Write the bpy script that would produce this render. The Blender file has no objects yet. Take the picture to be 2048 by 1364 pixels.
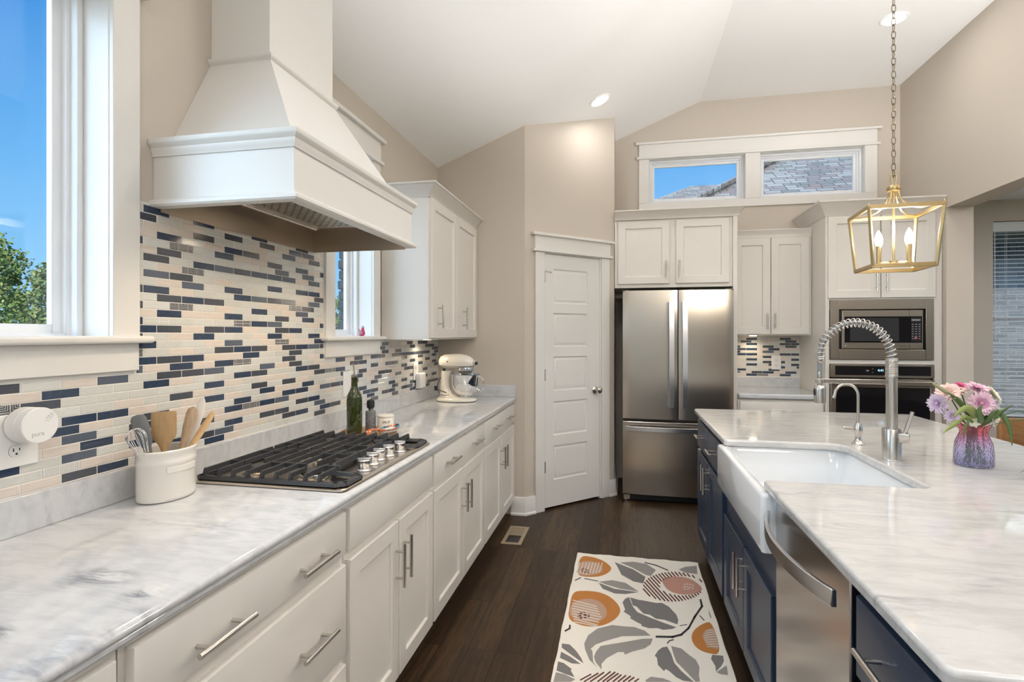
import bpy, math, random
from mathutils import Vector, Matrix, noise
random.seed(7)
S = bpy.context.scene
COL = S.collection
# ------------------------------------------------------------ camera
cam = bpy.data.cameras.new('camera'); cob = bpy.data.objects.new('camera', cam); COL.objects.link(cob)
S.camera = cob
cam.sensor_width = 36.0; cam.lens = 36.0 * 1070.4 / 2048.0
cam.shift_y = -(682 - 669) / 2048.0
cam.clip_start = 0.02; cam.clip_end = 400
YAW = math.atan(221 / 1070.4)
cob.location = (0, 0, 1.40); cob.rotation_euler = (math.pi / 2, 0, YAW)
# ------------------------------------------------------------ colour management
ADDED_GLOW = 6.3
S.view_settings.view_transform = 'Standard'; S.view_settings.look = 'None'
S.view_settings.exposure = 0.11; S.view_settings.gamma = 1.0; S.view_settings.use_curve_mapping = False
# ------------------------------------------------------------ sky
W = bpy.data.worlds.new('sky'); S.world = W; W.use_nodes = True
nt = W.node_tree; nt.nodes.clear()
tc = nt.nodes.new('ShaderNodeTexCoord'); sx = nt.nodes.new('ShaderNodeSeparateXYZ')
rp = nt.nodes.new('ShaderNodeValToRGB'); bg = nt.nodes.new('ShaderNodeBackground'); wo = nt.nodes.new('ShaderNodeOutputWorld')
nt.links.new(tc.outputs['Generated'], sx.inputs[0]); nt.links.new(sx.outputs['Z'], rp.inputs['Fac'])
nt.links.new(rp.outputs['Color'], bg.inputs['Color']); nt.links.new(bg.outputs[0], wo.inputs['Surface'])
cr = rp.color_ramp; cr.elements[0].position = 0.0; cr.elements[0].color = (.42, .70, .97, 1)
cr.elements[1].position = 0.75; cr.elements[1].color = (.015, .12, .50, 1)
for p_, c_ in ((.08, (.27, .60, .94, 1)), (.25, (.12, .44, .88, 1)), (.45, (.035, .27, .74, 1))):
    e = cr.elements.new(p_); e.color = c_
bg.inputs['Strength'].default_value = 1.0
# glow added to the unseen sky, behind and left, to light the room
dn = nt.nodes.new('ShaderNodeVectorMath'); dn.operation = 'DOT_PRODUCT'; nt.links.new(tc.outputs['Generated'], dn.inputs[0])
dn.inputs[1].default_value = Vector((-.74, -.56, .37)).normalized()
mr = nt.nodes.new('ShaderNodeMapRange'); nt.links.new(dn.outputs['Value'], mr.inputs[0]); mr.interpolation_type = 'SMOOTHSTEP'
mr.inputs[1].default_value = .55; mr.inputs[2].default_value = .97; mr.inputs[3].default_value = 0; mr.inputs[4].default_value = ADDED_GLOW
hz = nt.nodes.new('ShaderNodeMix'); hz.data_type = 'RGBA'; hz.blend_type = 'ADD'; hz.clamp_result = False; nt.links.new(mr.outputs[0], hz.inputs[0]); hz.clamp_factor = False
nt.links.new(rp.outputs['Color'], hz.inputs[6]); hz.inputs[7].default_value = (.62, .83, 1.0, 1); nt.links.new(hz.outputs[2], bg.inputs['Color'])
# ------------------------------------------------------------ sun
sl = bpy.data.lights.new('sun', 'SUN'); sl.energy = 4.2; sl.angle = .009; sl.color = (1, .95, .86)
so = bpy.data.objects.new('sun', sl); COL.objects.link(so); so.location = (4, -20, 20)
so.rotation_euler = Vector((-.42, .62, -.62)).to_track_quat('-Z', 'Y').to_euler()

# lamp strengths
CAN_W = 3.4; REAR_CAN_W = 8.0; CANDLE_W = 5.2; FILL_GLOBE_W = 13.0; FILL_UP_W = 210.0
WARM = (1, .975, .945)
# ------------------------------------------------------------ helpers
class MB:
    def __init__(s): s.v = []; s.f = []; s.m = []; s.T = None
    def add(s, vs, fs, mi=0):
        b = len(s.v)
        if s.T is not None: vs = [s.T @ Vector(v) for v in vs]
        s.v += [tuple(v) for v in vs]; s.f += [tuple(b + i for i in f) for f in fs]; s.m += [mi] * len(fs)
    def box(s, x0, x1, y0, y1, z0, z1, mi=0):
        s.add([(x0,y0,z0),(x1,y0,z0),(x1,y1,z0),(x0,y1,z0),(x0,y0,z1),(x1,y0,z1),(x1,y1,z1),(x0,y1,z1)],
              [(0,3,2,1),(4,5,6,7),(0,1,5,4),(1,2,6,5),(2,3,7,6),(3,0,4,7)], mi); return s
    def loft(s, loops, mi=0, cap0=True, cap1=True, closed=False):
        n = len(loops[0]); vs = [p for l in loops for p in l]; fs = []
        k = len(loops)
        for i in range(k if closed else k - 1):
            j = (i + 1) % k
            for a in range(n):
                b = (a + 1) % n; fs.append((i*n+a, i*n+b, j*n+b, j*n+a))
        if not closed:
            if cap0: fs.append(tuple(range(n))[::-1])
            if cap1: fs.append(tuple((k-1)*n + a for a in range(n)))
        s.add(vs, fs, mi); return s
    def prism(s, poly, z0, z1, mi=0):
        return s.loft([[(x, y, z0) for x, y in poly], [(x, y, z1) for x, y in poly]], mi)
    def lathe(s, prof, c=(0,0,0), n=32, mi=0, cap=True):
        L = [[(c[0] + r*math.cos(2*math.pi*a/n), c[1] + r*math.sin(2*math.pi*a/n), c[2] + z) for a in range(n)] for r, z in prof]
        return s.loft(L, mi, cap, cap)
    def tube(s, pts, r, n=8, mi=0, closed=False, cap=True, flat=1.0):
        pts = [Vector(p) for p in pts]; k = len(pts)
        rs = r if isinstance(r, (list, tuple)) else [r] * k
        tang = []
        for i in range(k):
            a = pts[(i-1) % k] if (closed or i > 0) else pts[i]; b = pts[(i+1) % k] if (closed or i < k-1) else pts[i]
            tang.append((b - a).normalized())
        t0 = tang[0]; u = t0.orthogonal().normalized(); L = []
        for i in range(k):
            t = tang[i]
            if i:
                ax = tang[i-1].cross(t)
                if ax.length > 1e-7: u = Matrix.Rotation(tang[i-1].angle(t), 3, ax.normalized()) @ u
            u = (u - t * u.dot(t)).normalized(); w = t.cross(u)
            L.append([pts[i] + (u*math.cos(2*math.pi*a/n) + w*flat*math.sin(2*math.pi*a/n)) * rs[i] for a in range(n)])
        return s.loft(L, mi, cap, cap, closed)
    def cyl(s, a, b, r, r2=None, n=16, mi=0): return s.tube([a, b], [r, r if r2 is None else r2], n, mi)
    def sphere(s, c, r, n=16, m=10, mi=0, sc=(1,1,1)):
        P = [(r*math.sin(math.pi*i/m), -r*math.cos(math.pi*i/m)) for i in range(m+1)]
        P[0] = (r*.02, -r); P[-1] = (r*.02, r)
        L = [[(c[0] + q*sc[0]*math.cos(2*math.pi*a/n), c[1] + q*sc[1]*math.sin(2*math.pi*a/n), c[2] + z*sc[2]) for a in range(n)] for q, z in P]
        return s.loft(L, mi)
    def mitre(s, path, prof, mi=0, closed=False):
        """profile (out,z) swept along a horizontal path [(x,y)], out = to the right of travel"""
        k = len(path); L = []
        for i in range(k):
            p = Vector(path[i])
            a = Vector(path[(i-1) % k]) if (closed or i) else None; b = Vector(path[(i+1) % k]) if (closed or i < k-1) else None
            def nrm(d): d = d.normalized(); return Vector((d.y, -d.x))
            if a is None: m = nrm(b - p)
            elif b is None: m = nrm(p - a)
            else:
                n1, n2 = nrm(p - a), nrm(b - p); m = (n1 + n2); m = m / max(m.dot(n1), .2)
            L.append([(p.x + m.x*o, p.y + m.y*o, z) for o, z in prof])
        return s.loft(L, mi, True, True, closed)

def rrect(x0, x1, y0, y1, r, n=6):
    P = []
    for cx, cy, a0 in ((x1-r, y1-r, 0), (x0+r, y1-r, 90), (x0+r, y0+r, 180), (x1-r, y0+r, 270)):
        for i in range(n+1):
            a = math.radians(a0 + 90*i/n); P.append((cx + r*math.cos(a), cy + r*math.sin(a)))
    return P

ORG = {}
def tag(o, label, cat, group=None):
    o['label'] = label; o['category'] = cat
    if group: o['group'] = group
    return o
def mesh_obj(name, mb, mats, org=(0,0,0), smooth=True, bevel=0, seg=2, ang=35):
    me = bpy.data.meshes.new(name)
    me.from_pydata([(v[0]-org[0], v[1]-org[1], v[2]-org[2]) for v in mb.v], [], mb.f)
    if not isinstance(mats, (list, tuple)): mats = [mats]
    for m in mats: me.materials.append(m)
    me.polygons.foreach_set('material_index', mb.m); me.validate(); me.update()
    import bmesh
    bm = bmesh.new(); bm.from_mesh(me); bmesh.ops.recalc_face_normals(bm, faces=bm.faces); bm.to_mesh(me); bm.free()
    if smooth:
        me.polygons.foreach_set('use_smooth', [True]*len(me.polygons)); me.set_sharp_from_angle(angle=math.radians(ang))
    o = bpy.data.objects.new(name, me); COL.objects.link(o)
    if bevel:
        b = o.modifiers.new('bevel', 'BEVEL'); b.width = bevel; b.segments = seg; b.limit_method = 'ANGLE'; b.angle_limit = math.radians(40)
        b.harden_normals = False
    return o
def struct(name, mb, mats, label=None, **k):
    o = mesh_obj(name, mb, mats, **k); o['kind'] = 'structure'
    if label: o['label'] = label
    return o
def thing(name, label, cat, loc, group=None):
    o = bpy.data.objects.new(name, None); COL.objects.link(o); o.location = loc; o.empty_display_size = .05
    ORG[o] = Vector(loc); return tag(o, label, cat, group)
def part(root, name, mb, mats, label=None, **k):
    org = ORG[root]; o = mesh_obj(name, mb, mats, org=org, **k); o.parent = root; ORG[o] = org
    if label: o['label'] = label
    return o
def solo(name, label, cat, mb, mats, loc, group=None, **k):
    o = mesh_obj(name, mb, mats, org=loc, **k); o.location = loc; ORG[o] = Vector(loc); return tag(o, label, cat, group)
def text_part(root, name, txt, size, M, mat, label=None, ext=.0004):
    cu = bpy.data.curves.new(name, 'FONT'); cu.body = txt; cu.size = size; cu.extrude = ext; cu.align_x = 'CENTER'; cu.align_y = 'CENTER'
    t = bpy.data.objects.new(name + '_tmp', cu); COL.objects.link(t)
    me = bpy.data.meshes.new_from_object(t); bpy.data.objects.remove(t); bpy.data.curves.remove(cu)
    mb = MB(); mb.v = [tuple(M @ v.co) for v in me.vertices]; mb.f = [tuple(p.vertices) for p in me.polygons]; mb.m = [0]*len(mb.f)
    bpy.data.meshes.remove(me)
    return part(root, name, mb, mat, label, smooth=False)
def FR(o, u, n):      # frame: x along u, y up, z along n
    u = Vector(u).normalized(); n = Vector(n).normalized(); v = n.cross(u)
    return Matrix(((u.x, v.x, n.x, o[0]), (u.y, v.y, n.y, o[1]), (u.z, v.z, n.z, o[2]), (0,0,0,1)))

# ------------------------------------------------------------ materials
def mat(name, col=(.8,.8,.8), rough=.5, metal=0, **k):
    m = bpy.data.materials.new(name); m.use_nodes = True; b = m.node_tree.nodes['Principled BSDF']
    b.inputs['Base Color'].default_value = (*col, 1); b.inputs['Roughness'].default_value = rough; b.inputs['Metallic'].default_value = metal
    for kk, v in k.items(): b.inputs[kk.replace('_', ' ')].default_value = v
    return m
class NT:
    def __init__(s, m): s.t = m.node_tree; s.b = s.t.nodes['Principled BSDF']
    def n(s, ty, **k):
        x = s.t.nodes.new('ShaderNode' + ty)
        for a, v in k.items():
            if a in x.inputs: x.inputs[a].default_value = v
            else: setattr(x, a, v)
        return x
    def l(s, a, b): s.t.links.new(a, b)
    def coord(s, scale=(1,1,1), rot=(0,0,0), loc=(0,0,0), kind='Object'):
        c = s.n('TexCoord'); m = s.n('Mapping'); s.l(c.outputs[kind], m.inputs[0])
        m.inputs['Scale'].default_value = scale; m.inputs['Rotation'].default_value = rot; m.inputs['Location'].default_value = loc
        return m.outputs[0]
    def noise(s, v, scale, detail=4, rough=.55, dist=0):
        x = s.n('TexNoise'); s.l(v, x.inputs['Vector']); x.inputs['Scale'].default_value = scale; x.inputs['Detail'].default_value = detail
        x.inputs['Roughness'].default_value = rough; x.inputs['Distortion'].default_value = dist; return x.outputs['Fac']
    def ramp(s, f, stops, interp='LINEAR'):
        r = s.n('ValToRGB'); s.l(f, r.inputs[0]); c = r.color_ramp; c.interpolation = interp
        while len(c.elements) < len(stops): c.elements.new(.5)
        for e, (p, col) in zip(c.elements, stops): e.position = p; e.color = (*col, 1) if len(col) == 3 else col
        return r.outputs[0]
    def mix(s, f, a, b, mode='MIX'):
        x = s.n('Mix', data_type='RGBA', blend_type=mode)
        for sock, val in ((x.inputs[0], f), (x.inputs[6], a), (x.inputs[7], b)):
            if isinstance(val, (int, float)): sock.default_value = val
            elif isinstance(val, tuple): sock.default_value = (*val, 1)
            else: s.l(val, sock)
        return x.outputs[2]
    def math(s, op, a, b=0):
        x = s.n('Math', operation=op)
        for sock, val in ((x.inputs[0], a), (x.inputs[1], b)):
            if isinstance(val, (int, float)): sock.default_value = val
            else: s.l(val, sock)
        return x.outputs[0]
    def bump(s, h, strength=.2, dist=.002):
        x = s.n('Bump'); s.l(h, x.inputs['Height']); x.inputs['Strength'].default_value = strength; x.inputs['Distance'].default_value = dist
        s.l(x.outputs[0], s.b.inputs['Normal'])

def paint(name, col, rough=.55, sc=900, st=.06):
    m = mat(name, col, rough); t = NT(m); t.bump(t.noise(t.coord(), sc, 2), st, .0006); return m
M = {}
M['wall'] = paint('greige_wall_paint', (.56, .50, .43), .75, 350, .12)
M['ceil'] = paint('white_ceiling_paint', (.93, .93, .925), .85, 300, .1)
M['trim'] = paint('white_trim_paint', (.735, .715, .68), .38)
M['cab'] = paint('white_cabinet_paint', (.70, .665, .615), .38)
M['navy'] = paint('navy_cabinet_paint', (.022, .038, .072), .33)
M['vinyl'] = mat('white_vinyl', (.82, .84, .86), .35)
M['porc'] = mat('white_porcelain', (.80, .82, .84), .08, Coat_Weight=.5)
M['white'] = mat('white_plastic', (.80, .79, .77), .35)
M['black'] = mat('black_plastic', (.012, .012, .013), .35)
M['blackglass'] = mat('black_oven_glass', (.006, .006, .008), .06)
M['iron'] = mat('cast_iron', (.028, .030, .034), .42)
M['chrome'] = mat('polished_steel', (.82, .82, .82), .06, 1)
M['gold'] = mat('champagne_brass', (.44, .335, .175), .34, 1)
M['olddark'] = mat('dark_bronze', (.20, .17, .12), .4, 1)
def brushed(name, col, rough, scale=(4, 4, 900), st=.12, aniso=0):
    m = mat(name, col, rough, 1); t = NT(m)
    if aniso:
        t.b.inputs['Anisotropic'].default_value = aniso; tg = t.n('Tangent', direction_type='RADIAL', axis='Z'); t.l(tg.outputs[0], t.b.inputs['Tangent'])
        rough *= 1.0
    f = t.noise(t.coord(scale), 1, 3)
    r = t.n('MapRange'); t.l(f, r.inputs[0]); r.inputs[3].default_value = rough*.92; r.inputs[4].default_value = rough*1.08
    t.l(r.outputs[0], t.b.inputs['Roughness']); t.bump(f, st, .0004); return m
M['steel'] = brushed('brushed_stainless_steel', (.60, .54, .47), .25, (1.5, 1.5, 260), .0, .75)
M['steelf'] = brushed('satin_stainless_frame', (.34, .30, .25), .33, (1.5, 1.5, 60), .0)
M['nickel'] = brushed('brushed_nickel', (.58, .55, .51), .24, (60, 60, 60), .05)
M['steelh'] = brushed('hood_liner_steel', (.56, .50, .43), .36, (14, 6, 14), .25)
def make_marble(name, base, vein, seed, warm=(.70,.66,.60), blots=()):
    m = mat(name, base, .09, Coat_Weight=.3); t = NT(m)
    v = t.coord((1, 1, 1), (0, 0, .5), (seed, seed*.7, 0))
    vs = t.coord((1.0, 3.6, 2.0), (0, 0, 1.25), (seed, seed, 0))
    a = t.noise(vs, 2.1, 9, .62, .9); b = t.noise(vs, 9.0, 8, .62, .5); c = t.noise(v, 1.3, 4, .5, .3)
    va = t.ramp(a, [(.40, (1,1,1)), (.56, (.0,.0,.0)), (.66, (0,0,0)), (.80, (.9,.9,.9))])
    blot = t.ramp(a, [(.0, (0,0,0)), (.57, (0,0,0)), (.74, (1,1,1))])
    fine = t.ramp(b, [(.42, (0,0,0)), (.70, (1,1,1))])
    cw = t.ramp(c, [(.38, (0,0,0)), (.66, (1,1,1))])
    col = t.mix(t.math('MULTIPLY', cw, .55), base, warm)
    col = t.mix(t.math('MULTIPLY', fine, .45), col, vein)
    col = t.mix(t.math('MULTIPLY', t.math('MULTIPLY', blot, fine), .95), col, (vein[0]*.55, vein[1]*.57, vein[2]*.62))
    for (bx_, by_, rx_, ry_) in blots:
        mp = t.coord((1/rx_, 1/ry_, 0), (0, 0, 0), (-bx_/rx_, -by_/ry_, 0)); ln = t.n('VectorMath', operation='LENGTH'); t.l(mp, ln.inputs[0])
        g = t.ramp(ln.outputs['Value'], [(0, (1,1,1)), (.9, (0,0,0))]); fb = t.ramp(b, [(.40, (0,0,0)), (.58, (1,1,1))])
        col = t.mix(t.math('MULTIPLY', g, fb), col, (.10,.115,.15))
    t.l(col, t.b.inputs['Base Color']); return m
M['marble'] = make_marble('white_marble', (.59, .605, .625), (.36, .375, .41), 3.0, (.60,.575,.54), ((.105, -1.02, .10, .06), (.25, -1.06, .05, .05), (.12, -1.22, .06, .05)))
M['marble2'] = make_marble('white_marble_island', (.585, .575, .565), (.36, .35, .345), 8.3, (.60,.57,.525))

def floor_mat():
    m = mat('dark_hardwood', (.08, .05, .03), .34); t = NT(m)
    v = t.coord((1, 1, 1), (0, 0, math.pi/2), (0, .0225, 0))
    br = t.n('TexBrick'); t.l(v, br.inputs['Vector']); br.offset = .37; br.offset_frequency = 3
    for k_, x_ in (('Scale', 1), ('Mortar Size', .0022), ('Mortar Smooth', .1), ('Brick Width', 1.15), ('Row Height', .1305), ('Bias', 0)): br.inputs[k_].default_value = x_
    br.inputs['Color1'].default_value = (0,0,0,1); br.inputs['Color2'].default_value = (1,1,1,1); br.inputs['Mortar'].default_value = (.5,.5,.5,1)
    vv = t.n('VectorMath', operation='ADD'); g = t.coord((14, .9, 1)); t.l(g, vv.inputs[0])
    sc = t.n('VectorMath', operation='SCALE'); t.l(br.outputs['Color'], sc.inputs[0]); sc.inputs['Scale'].default_value = 40; t.l(sc.outputs[0], vv.inputs[1])
    grain = t.noise(vv.outputs[0], 1.6, 8, .65, 1.4); fine = t.noise(vv.outputs[0], 9, 6, .7, .6)
    tone = t.ramp(br.outputs['Color'], [(0, (.036,.0185,.0075)), (.5, (.060,.033,.0145)), (1, (.088,.050,.023))])
    c = t.mix(t.ramp(grain, [(.38, (0,0,0)), (.62, (.85,.85,.85))]), tone, (.022,.0115,.005))
    c = t.mix(t.ramp(fine, [(.48, (0,0,0)), (.66, (.65,.65,.65))]), c, (.016,.009,.0045))
    c = t.mix(br.outputs['Fac'], c, (.006,.004,.003))
    t.l(c, t.b.inputs['Base Color']); t.bump(t.math('ADD', t.math('MULTIPLY', fine, .6), t.math('SUBTRACT', grain, br.outputs['Fac'])), .35, .0018)
    t.l(t.ramp(fine, [(0, (.30,.30,.30)), (1, (.55,.55,.55))]), t.b.inputs['Roughness']); t.b.inputs['Specular IOR Level'].default_value = .32
    return m
M['floor'] = floor_mat()
def wood(name, c1, c2, scale=(3, 3, 30), rough=.5, sc=3):
    m = mat(name, c1, rough); t = NT(m); f = t.noise(t.coord(scale), sc, 6, .6, .8)
    t.l(t.ramp(f, [(.3, c1), (.7, c2)]), t.b.inputs['Base Color']); t.bump(f, .15, .0006); return m
M['oak'] = wood('honey_oak', (.36, .19, .075), (.24, .115, .042), (20, 2, 20))
M['spoon'] = wood('bamboo', (.50, .33, .16), (.36, .22, .10), (30, 30, 5))
M['spoon2'] = wood('worn_beech', (.42, .30, .19), (.30, .20, .12), (30, 30, 5))
M['tray'] = wood('acacia_tray', (.42, .27, .15), (.30, .18, .09), (4, 20, 10))
M['glass'] = None
def pane(name, tint=(1,1,1), f=.06):
    m = bpy.data.materials.new(name); m.use_nodes = True; t = m.node_tree; t.nodes.clear()
    tr = t.nodes.new('ShaderNodeBsdfTransparent'); tr.inputs[0].default_value = (*tint, 1)
    gl = t.nodes.new('ShaderNodeBsdfGlossy'); gl.inputs['Roughness'].default_value = .02
    lw = t.nodes.new('ShaderNodeLayerWeight'); lw.inputs[0].default_value = .5
    pw = t.nodes.new('ShaderNodeMath'); pw.operation = 'POWER'; t.links.new(lw.outputs['Facing'], pw.inputs[0]); pw.inputs[1].default_value = 4.5
    fr = t.nodes.new('ShaderNodeMath'); fr.operation = 'MULTIPLY_ADD'; t.links.new(pw.outputs[0], fr.inputs[0]); fr.inputs[1].default_value = .7; fr.inputs[2].default_value = .035
    mx = t.nodes.new('ShaderNodeMixShader'); o = t.nodes.new('ShaderNodeOutputMaterial')
    t.links.new(fr.outputs[0], mx.inputs[0]); t.links.new(tr.outputs[0], mx.inputs[1]); t.links.new(gl.outputs[0], mx.inputs[2]); t.links.new(mx.outputs[0], o.inputs[0])
    return m
M['pane'] = pane('window_glass')
def emit(name, col, s):
    m = mat(name, (0,0,0), .5); b = m.node_tree.nodes['Principled BSDF']
    b.inputs['Emission Color'].default_value = (*col, 1); b.inputs['Emission Strength'].default_value = s; return m
M['lamp'] = emit('lit_diffuser', (1, .95, .87), 6)
M['bulb'] = emit('lit_candle_bulb', (1, .86, .62), 14)
M['clock'] = emit('blue_clock_digits', (.35, .7, 1), 2.2)

# tiles
def glossy_tile(name, c1, c2, rough, sc=(2, 60, 220), coat=.6):
    m = mat(name, c1, rough, Coat_Weight=coat, Coat_Roughness=.04); t = NT(m); f = t.noise(t.coord(sc), 1.0, 4)
    t.l(t.ramp(f, [(.3, c1), (.7, c2)]), t.b.inputs['Base Color']); return m
def line_tile(name, dark, light, kind):
    m = mat(name, dark, .2, Coat_Weight=.5); t = NT(m)
    if kind == 's':
        w = t.n('TexWave', wave_type='BANDS', bands_direction='DIAGONAL'); t.l(t.coord((0, 60, -60)), w.inputs['Vector']); w.inputs['Scale'].default_value = 1.9; w.inputs['Distortion'].default_value = .6; w.inputs['Detail'].default_value = 1
        f = t.ramp(w.outputs['Fac'], [(.62, (0,0,0)), (.8, (1,1,1))])
    else:
        vo = t.n('TexVoronoi', feature='F1', distance='CHEBYCHEV'); t.l(t.coord((0, 26, 26)), vo.inputs['Vector']); vo.inputs['Scale'].default_value = 1; vo.inputs['Randomness'].default_value = .0
        f = t.ramp(t.math('FRACT', t.math('MULTIPLY', vo.outputs['Distance'], 8.0)), [(.55, (0,0,0)), (.7, (1,1,1))])
    t.l(t.mix(f, dark, light), t.b.inputs['Base Color']); return m
NV1, NV2 = (.030, .045, .075), (.045, .055, .075)
M['t_navy'] = glossy_tile('navy_glass_tile', (.028,.046,.085), (.045,.066,.11), .10)
M['t_slate'] = glossy_tile('slate_blue_glass_tile', (.055,.064,.082), (.075,.082,.098), .16)
M['t_navys'] = line_tile('etched_navy_tile', (.030,.042,.07), (.23,.27,.33), 's')
M['t_navyh'] = line_tile('hexagon_navy_tile', (.035,.04,.06), (.45,.44,.42), 'h')
M['t_stone'] = glossy_tile('cream_stone_tile', (.62,.55,.49), (.68,.61,.55), .35, (2,30,160), .15)
M['t_white'] = glossy_tile('pale_glass_tile', (.62,.63,.60), (.68,.68,.65), .10)
M['t_linen'] = glossy_tile('frosted_glass_tile', (.58,.58,.55), (.64,.64,.60), .22)
M['t_whites'] = line_tile('etched_pale_tile', (.58,.58,.54), (.68,.68,.65), 's')
M['t_whiteh'] = line_tile('hexagon_pale_tile', (.56,.56,.53), (.70,.69,.66), 'h')
M['grout'] = paint('white_grout', (.72,.70,.66), .8)
TM = [M['grout'], M['t_navy'], M['t_slate'], M['t_navys'], M['t_navyh'], M['t_stone'], M['t_white'], M['t_linen'], M['t_whites'], M['t_whiteh']]

# ============================================================ ROOM SHELL
XW = -1.45; XR = 2.41; YB = 5.34; YR = -4.6; ZF = 3.612; XK = .72
def zc(x): return 2.737 + (ZF-2.737)/2.17*(x + 1.45) if x < XK else ZF
f = MB().box(-1.7, 6.1, YR-.1, 6.3, -.12, 0); struct('floor', f, M['floor'], smooth=False)
c = MB()
c.loft([[(-1.75, y, zc(-1.75)), (XK, y, ZF), (2.62, y, ZF), (2.62, y, ZF+.2), (XK-.04, y, ZF+.2), (-1.75, y, zc(-1.75)+.2)] for y in (YR, YB+.16)])
c.box(2.55, 6.1, YR, 6.36, 2.74, 2.9)
struct('ceiling', c, M['ceil'], smooth=False)
def wall_holes(mb, mk, a0, a1, b0, b1, z0, z1, holes):
    """mk(a0,a1,z0,z1) adds box; holes list (a0,a1,z0,z1) sorted"""
    cur = a0
    for h in holes:
        if h[0] > cur: mk(cur, h[0], z0, z1)
        if h[2] > z0: mk(h[0], h[1], z0, h[2])
        if h[3] < z1: mk(h[0], h[1], h[3], z1)
        cur = h[1]
    if cur < a1: mk(cur, a1, z0, z1)
w = MB(); wall_holes(w, lambda a, b, z0, z1: w.box(XW-.15, XW, a, b, z0, z1), YR, 5.5, 0, 0, 0, 2.74,
    [(-3.6, -2.2, .6, 2.43), (.30, 1.274, 1.372, 2.43), (2.49, 2.922, 1.372, 2.43)])
struct('wall_left', w, M['wall'], smooth=False)
w = MB(); wall_holes(w, lambda a, b, z0, z1: w.box(a, b, YB, YB+.16, z0, z1), -1.45, 2.47, 0, 0, 0, 3.62, [(.25, 1.122, 2.669, 3.09), (1.25, 2.122, 2.669, 3.09)])
struct('wall_back', w, M['wall'], smooth=False)
w = MB(); w.box(XW, -.742, 4.085, 4.2, 0, 3.03); struct('wall_counter_end', w, M['wall'], smooth=False)
P0 = Vector((-.742, 4.085, 0)); UD = Vector((1, 1, 0)).normalized(); ND = Vector((1, -1, 0)).normalized()
def diag(u, n, z): return P0 + UD*u + ND*n + Vector((0,0,z))
TD = Matrix(((UD.x, ND.x, 0, P0.x), (UD.y, ND.y, 0, P0.y), (0, 0, 1, 0), (0, 0, 0, 1)))
w = MB(); w.T = TD; LD = .950
def dwall(a, b, z0, z1):
    zt = lambda u: min(z1, zc(P0.x + UD.x*u) + .01)
    w.loft([[(a, -.11, z0), (a, 0, z0), (a, 0, zt(a)), (a, -.11, zt(a))], [(b, -.11, z0), (b, 0, z0), (b, 0, zt(b)), (b, -.11, zt(b))]])
dwall(0, .185, 0, 9); dwall(.785, LD, 0, 9); dwall(.185, .785, 2.05, 9)
w.T = None
e = P0 + UD*LD
w.loft([[(e.x-.1, y, 0), (e.x, y, 0), (e.x, y, zc(e.x)+.01), (e.x-.1, y, zc(e.x)+.01)] for y in (e.y-.0, YB)])
struct('wall_pantry', w, M['wall'], smooth=False)
w = MB(); w.box(XR, 2.59, YR, 4.65, 2.365, 3.62); w.box(XR, 2.59, 4.65, YB+.16, 0, 3.62); w.box(XR, 2.59, YR, -3.4, 0, 2.365)
w.box(2.48, 2.59, YB, 6.3, 0, 2.80)
struct('wall_right', w, M['wall'], smooth=False)
NX0, NX1, NZ0, NZ1, YN = 3.62, 4.75, .57, 2.53, 6.2
w = MB(); wall_holes(w, lambda a, b, z0, z1: w.box(a, b, YN, YN+.16, z0, z1), 2.55, 6.16, 0, 0, 0, 2.8, [(NX0, NX1, NZ0, NZ1), (4.95, 5.9, NZ0, NZ1)])
struct('wall_nook', w, M['wall'], smooth=False)
w = MB(); wall_holes(w, lambda a, b, z0, z1: w.box(6.0, 6.16, a, b, z0, z1), YR, YN, 0, 0, 0, 2.8, [(-.9, 1.4, .6, 2.4), (2.2, 5.2, .6, 2.4)])
struct('wall_dining', w, M['wall'], smooth=False)
w = MB(); wall_holes(w, lambda a, b, z0, z1: w.box(a, b, YR-.16, YR, z0, z1), -1.65, 6.16, 0, 0, 0, 3.9, [(-.95, -.25, .05, 2.4), (.36, .62, .3, 2.4), (1.72, 2.15, .3, 2.4)])
struct('wall_rear', w, M['wall'], smooth=False)

# ---- window builder for a wall plane.  T maps (u along wall, n into room, z)
def window(idx, T, u0, u1, z0, z1, mat_trim, sash=.045, depth=.11, label=None, meeting=None, back=.135):
    """vinyl frame set back in the opening + glass"""
    fr = MB(); fr.T = T
    def ring(a0, a1, b0, b1, wd, n0, n1):
        fr.box(a0, a0+wd, n0, n1, b0, b1); fr.box(a1-wd, a1, n0, n1, b0, b1)
        fr.box(a0+wd, a1-wd, n0, n1, b0, b0+wd); fr.box(a0+wd, a1-wd, n0, n1, b1-wd, b1)
    ring(u0+.002, u1-.002, z0+.002, z1-.002, .018, -back-.015, -back+.05)
    ring(u0+.018, u1-.018, z0+.018, z1-.018, .014, -back-.015, -back+.025)
    ring(u0+.030, u1-.030, z0+.030, z1-.030, sash-.03+.012, -back-.013, -back+.008)
    if meeting: fr.box(u0+.03, u1-.03, -back-.02, -back+.01, meeting-.02, meeting+.02)
    fo = struct('window_%d' % idx, fr, M['vinyl'], label, bevel=.002, seg=1)
    g = MB(); g.T = T; g.box(u0+.04, u1-.04, -back-.012, -back-.006, z0+.04, z1-.04)
    go = mesh_obj('glass_pane', g, M['pane'], smooth=False); go.parent = fo
    return fo
TL = Matrix(((0, 1, 0, XW), (1, 0, 0, 0), (0, 0, 1, 0), (0, 0, 0, 1)))         # u=y, n=+x
TB = Matrix(((1, 0, 0, 0), (0, -1, 0, YB), (0, 0, 1, 0), (0, 0, 0, 1)))        # u=x, n=-y
TN = Matrix(((1, 0, 0, 0), (0, -1, 0, YN), (0, 0, 1, 0), (0, 0, 0, 1)))
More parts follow.
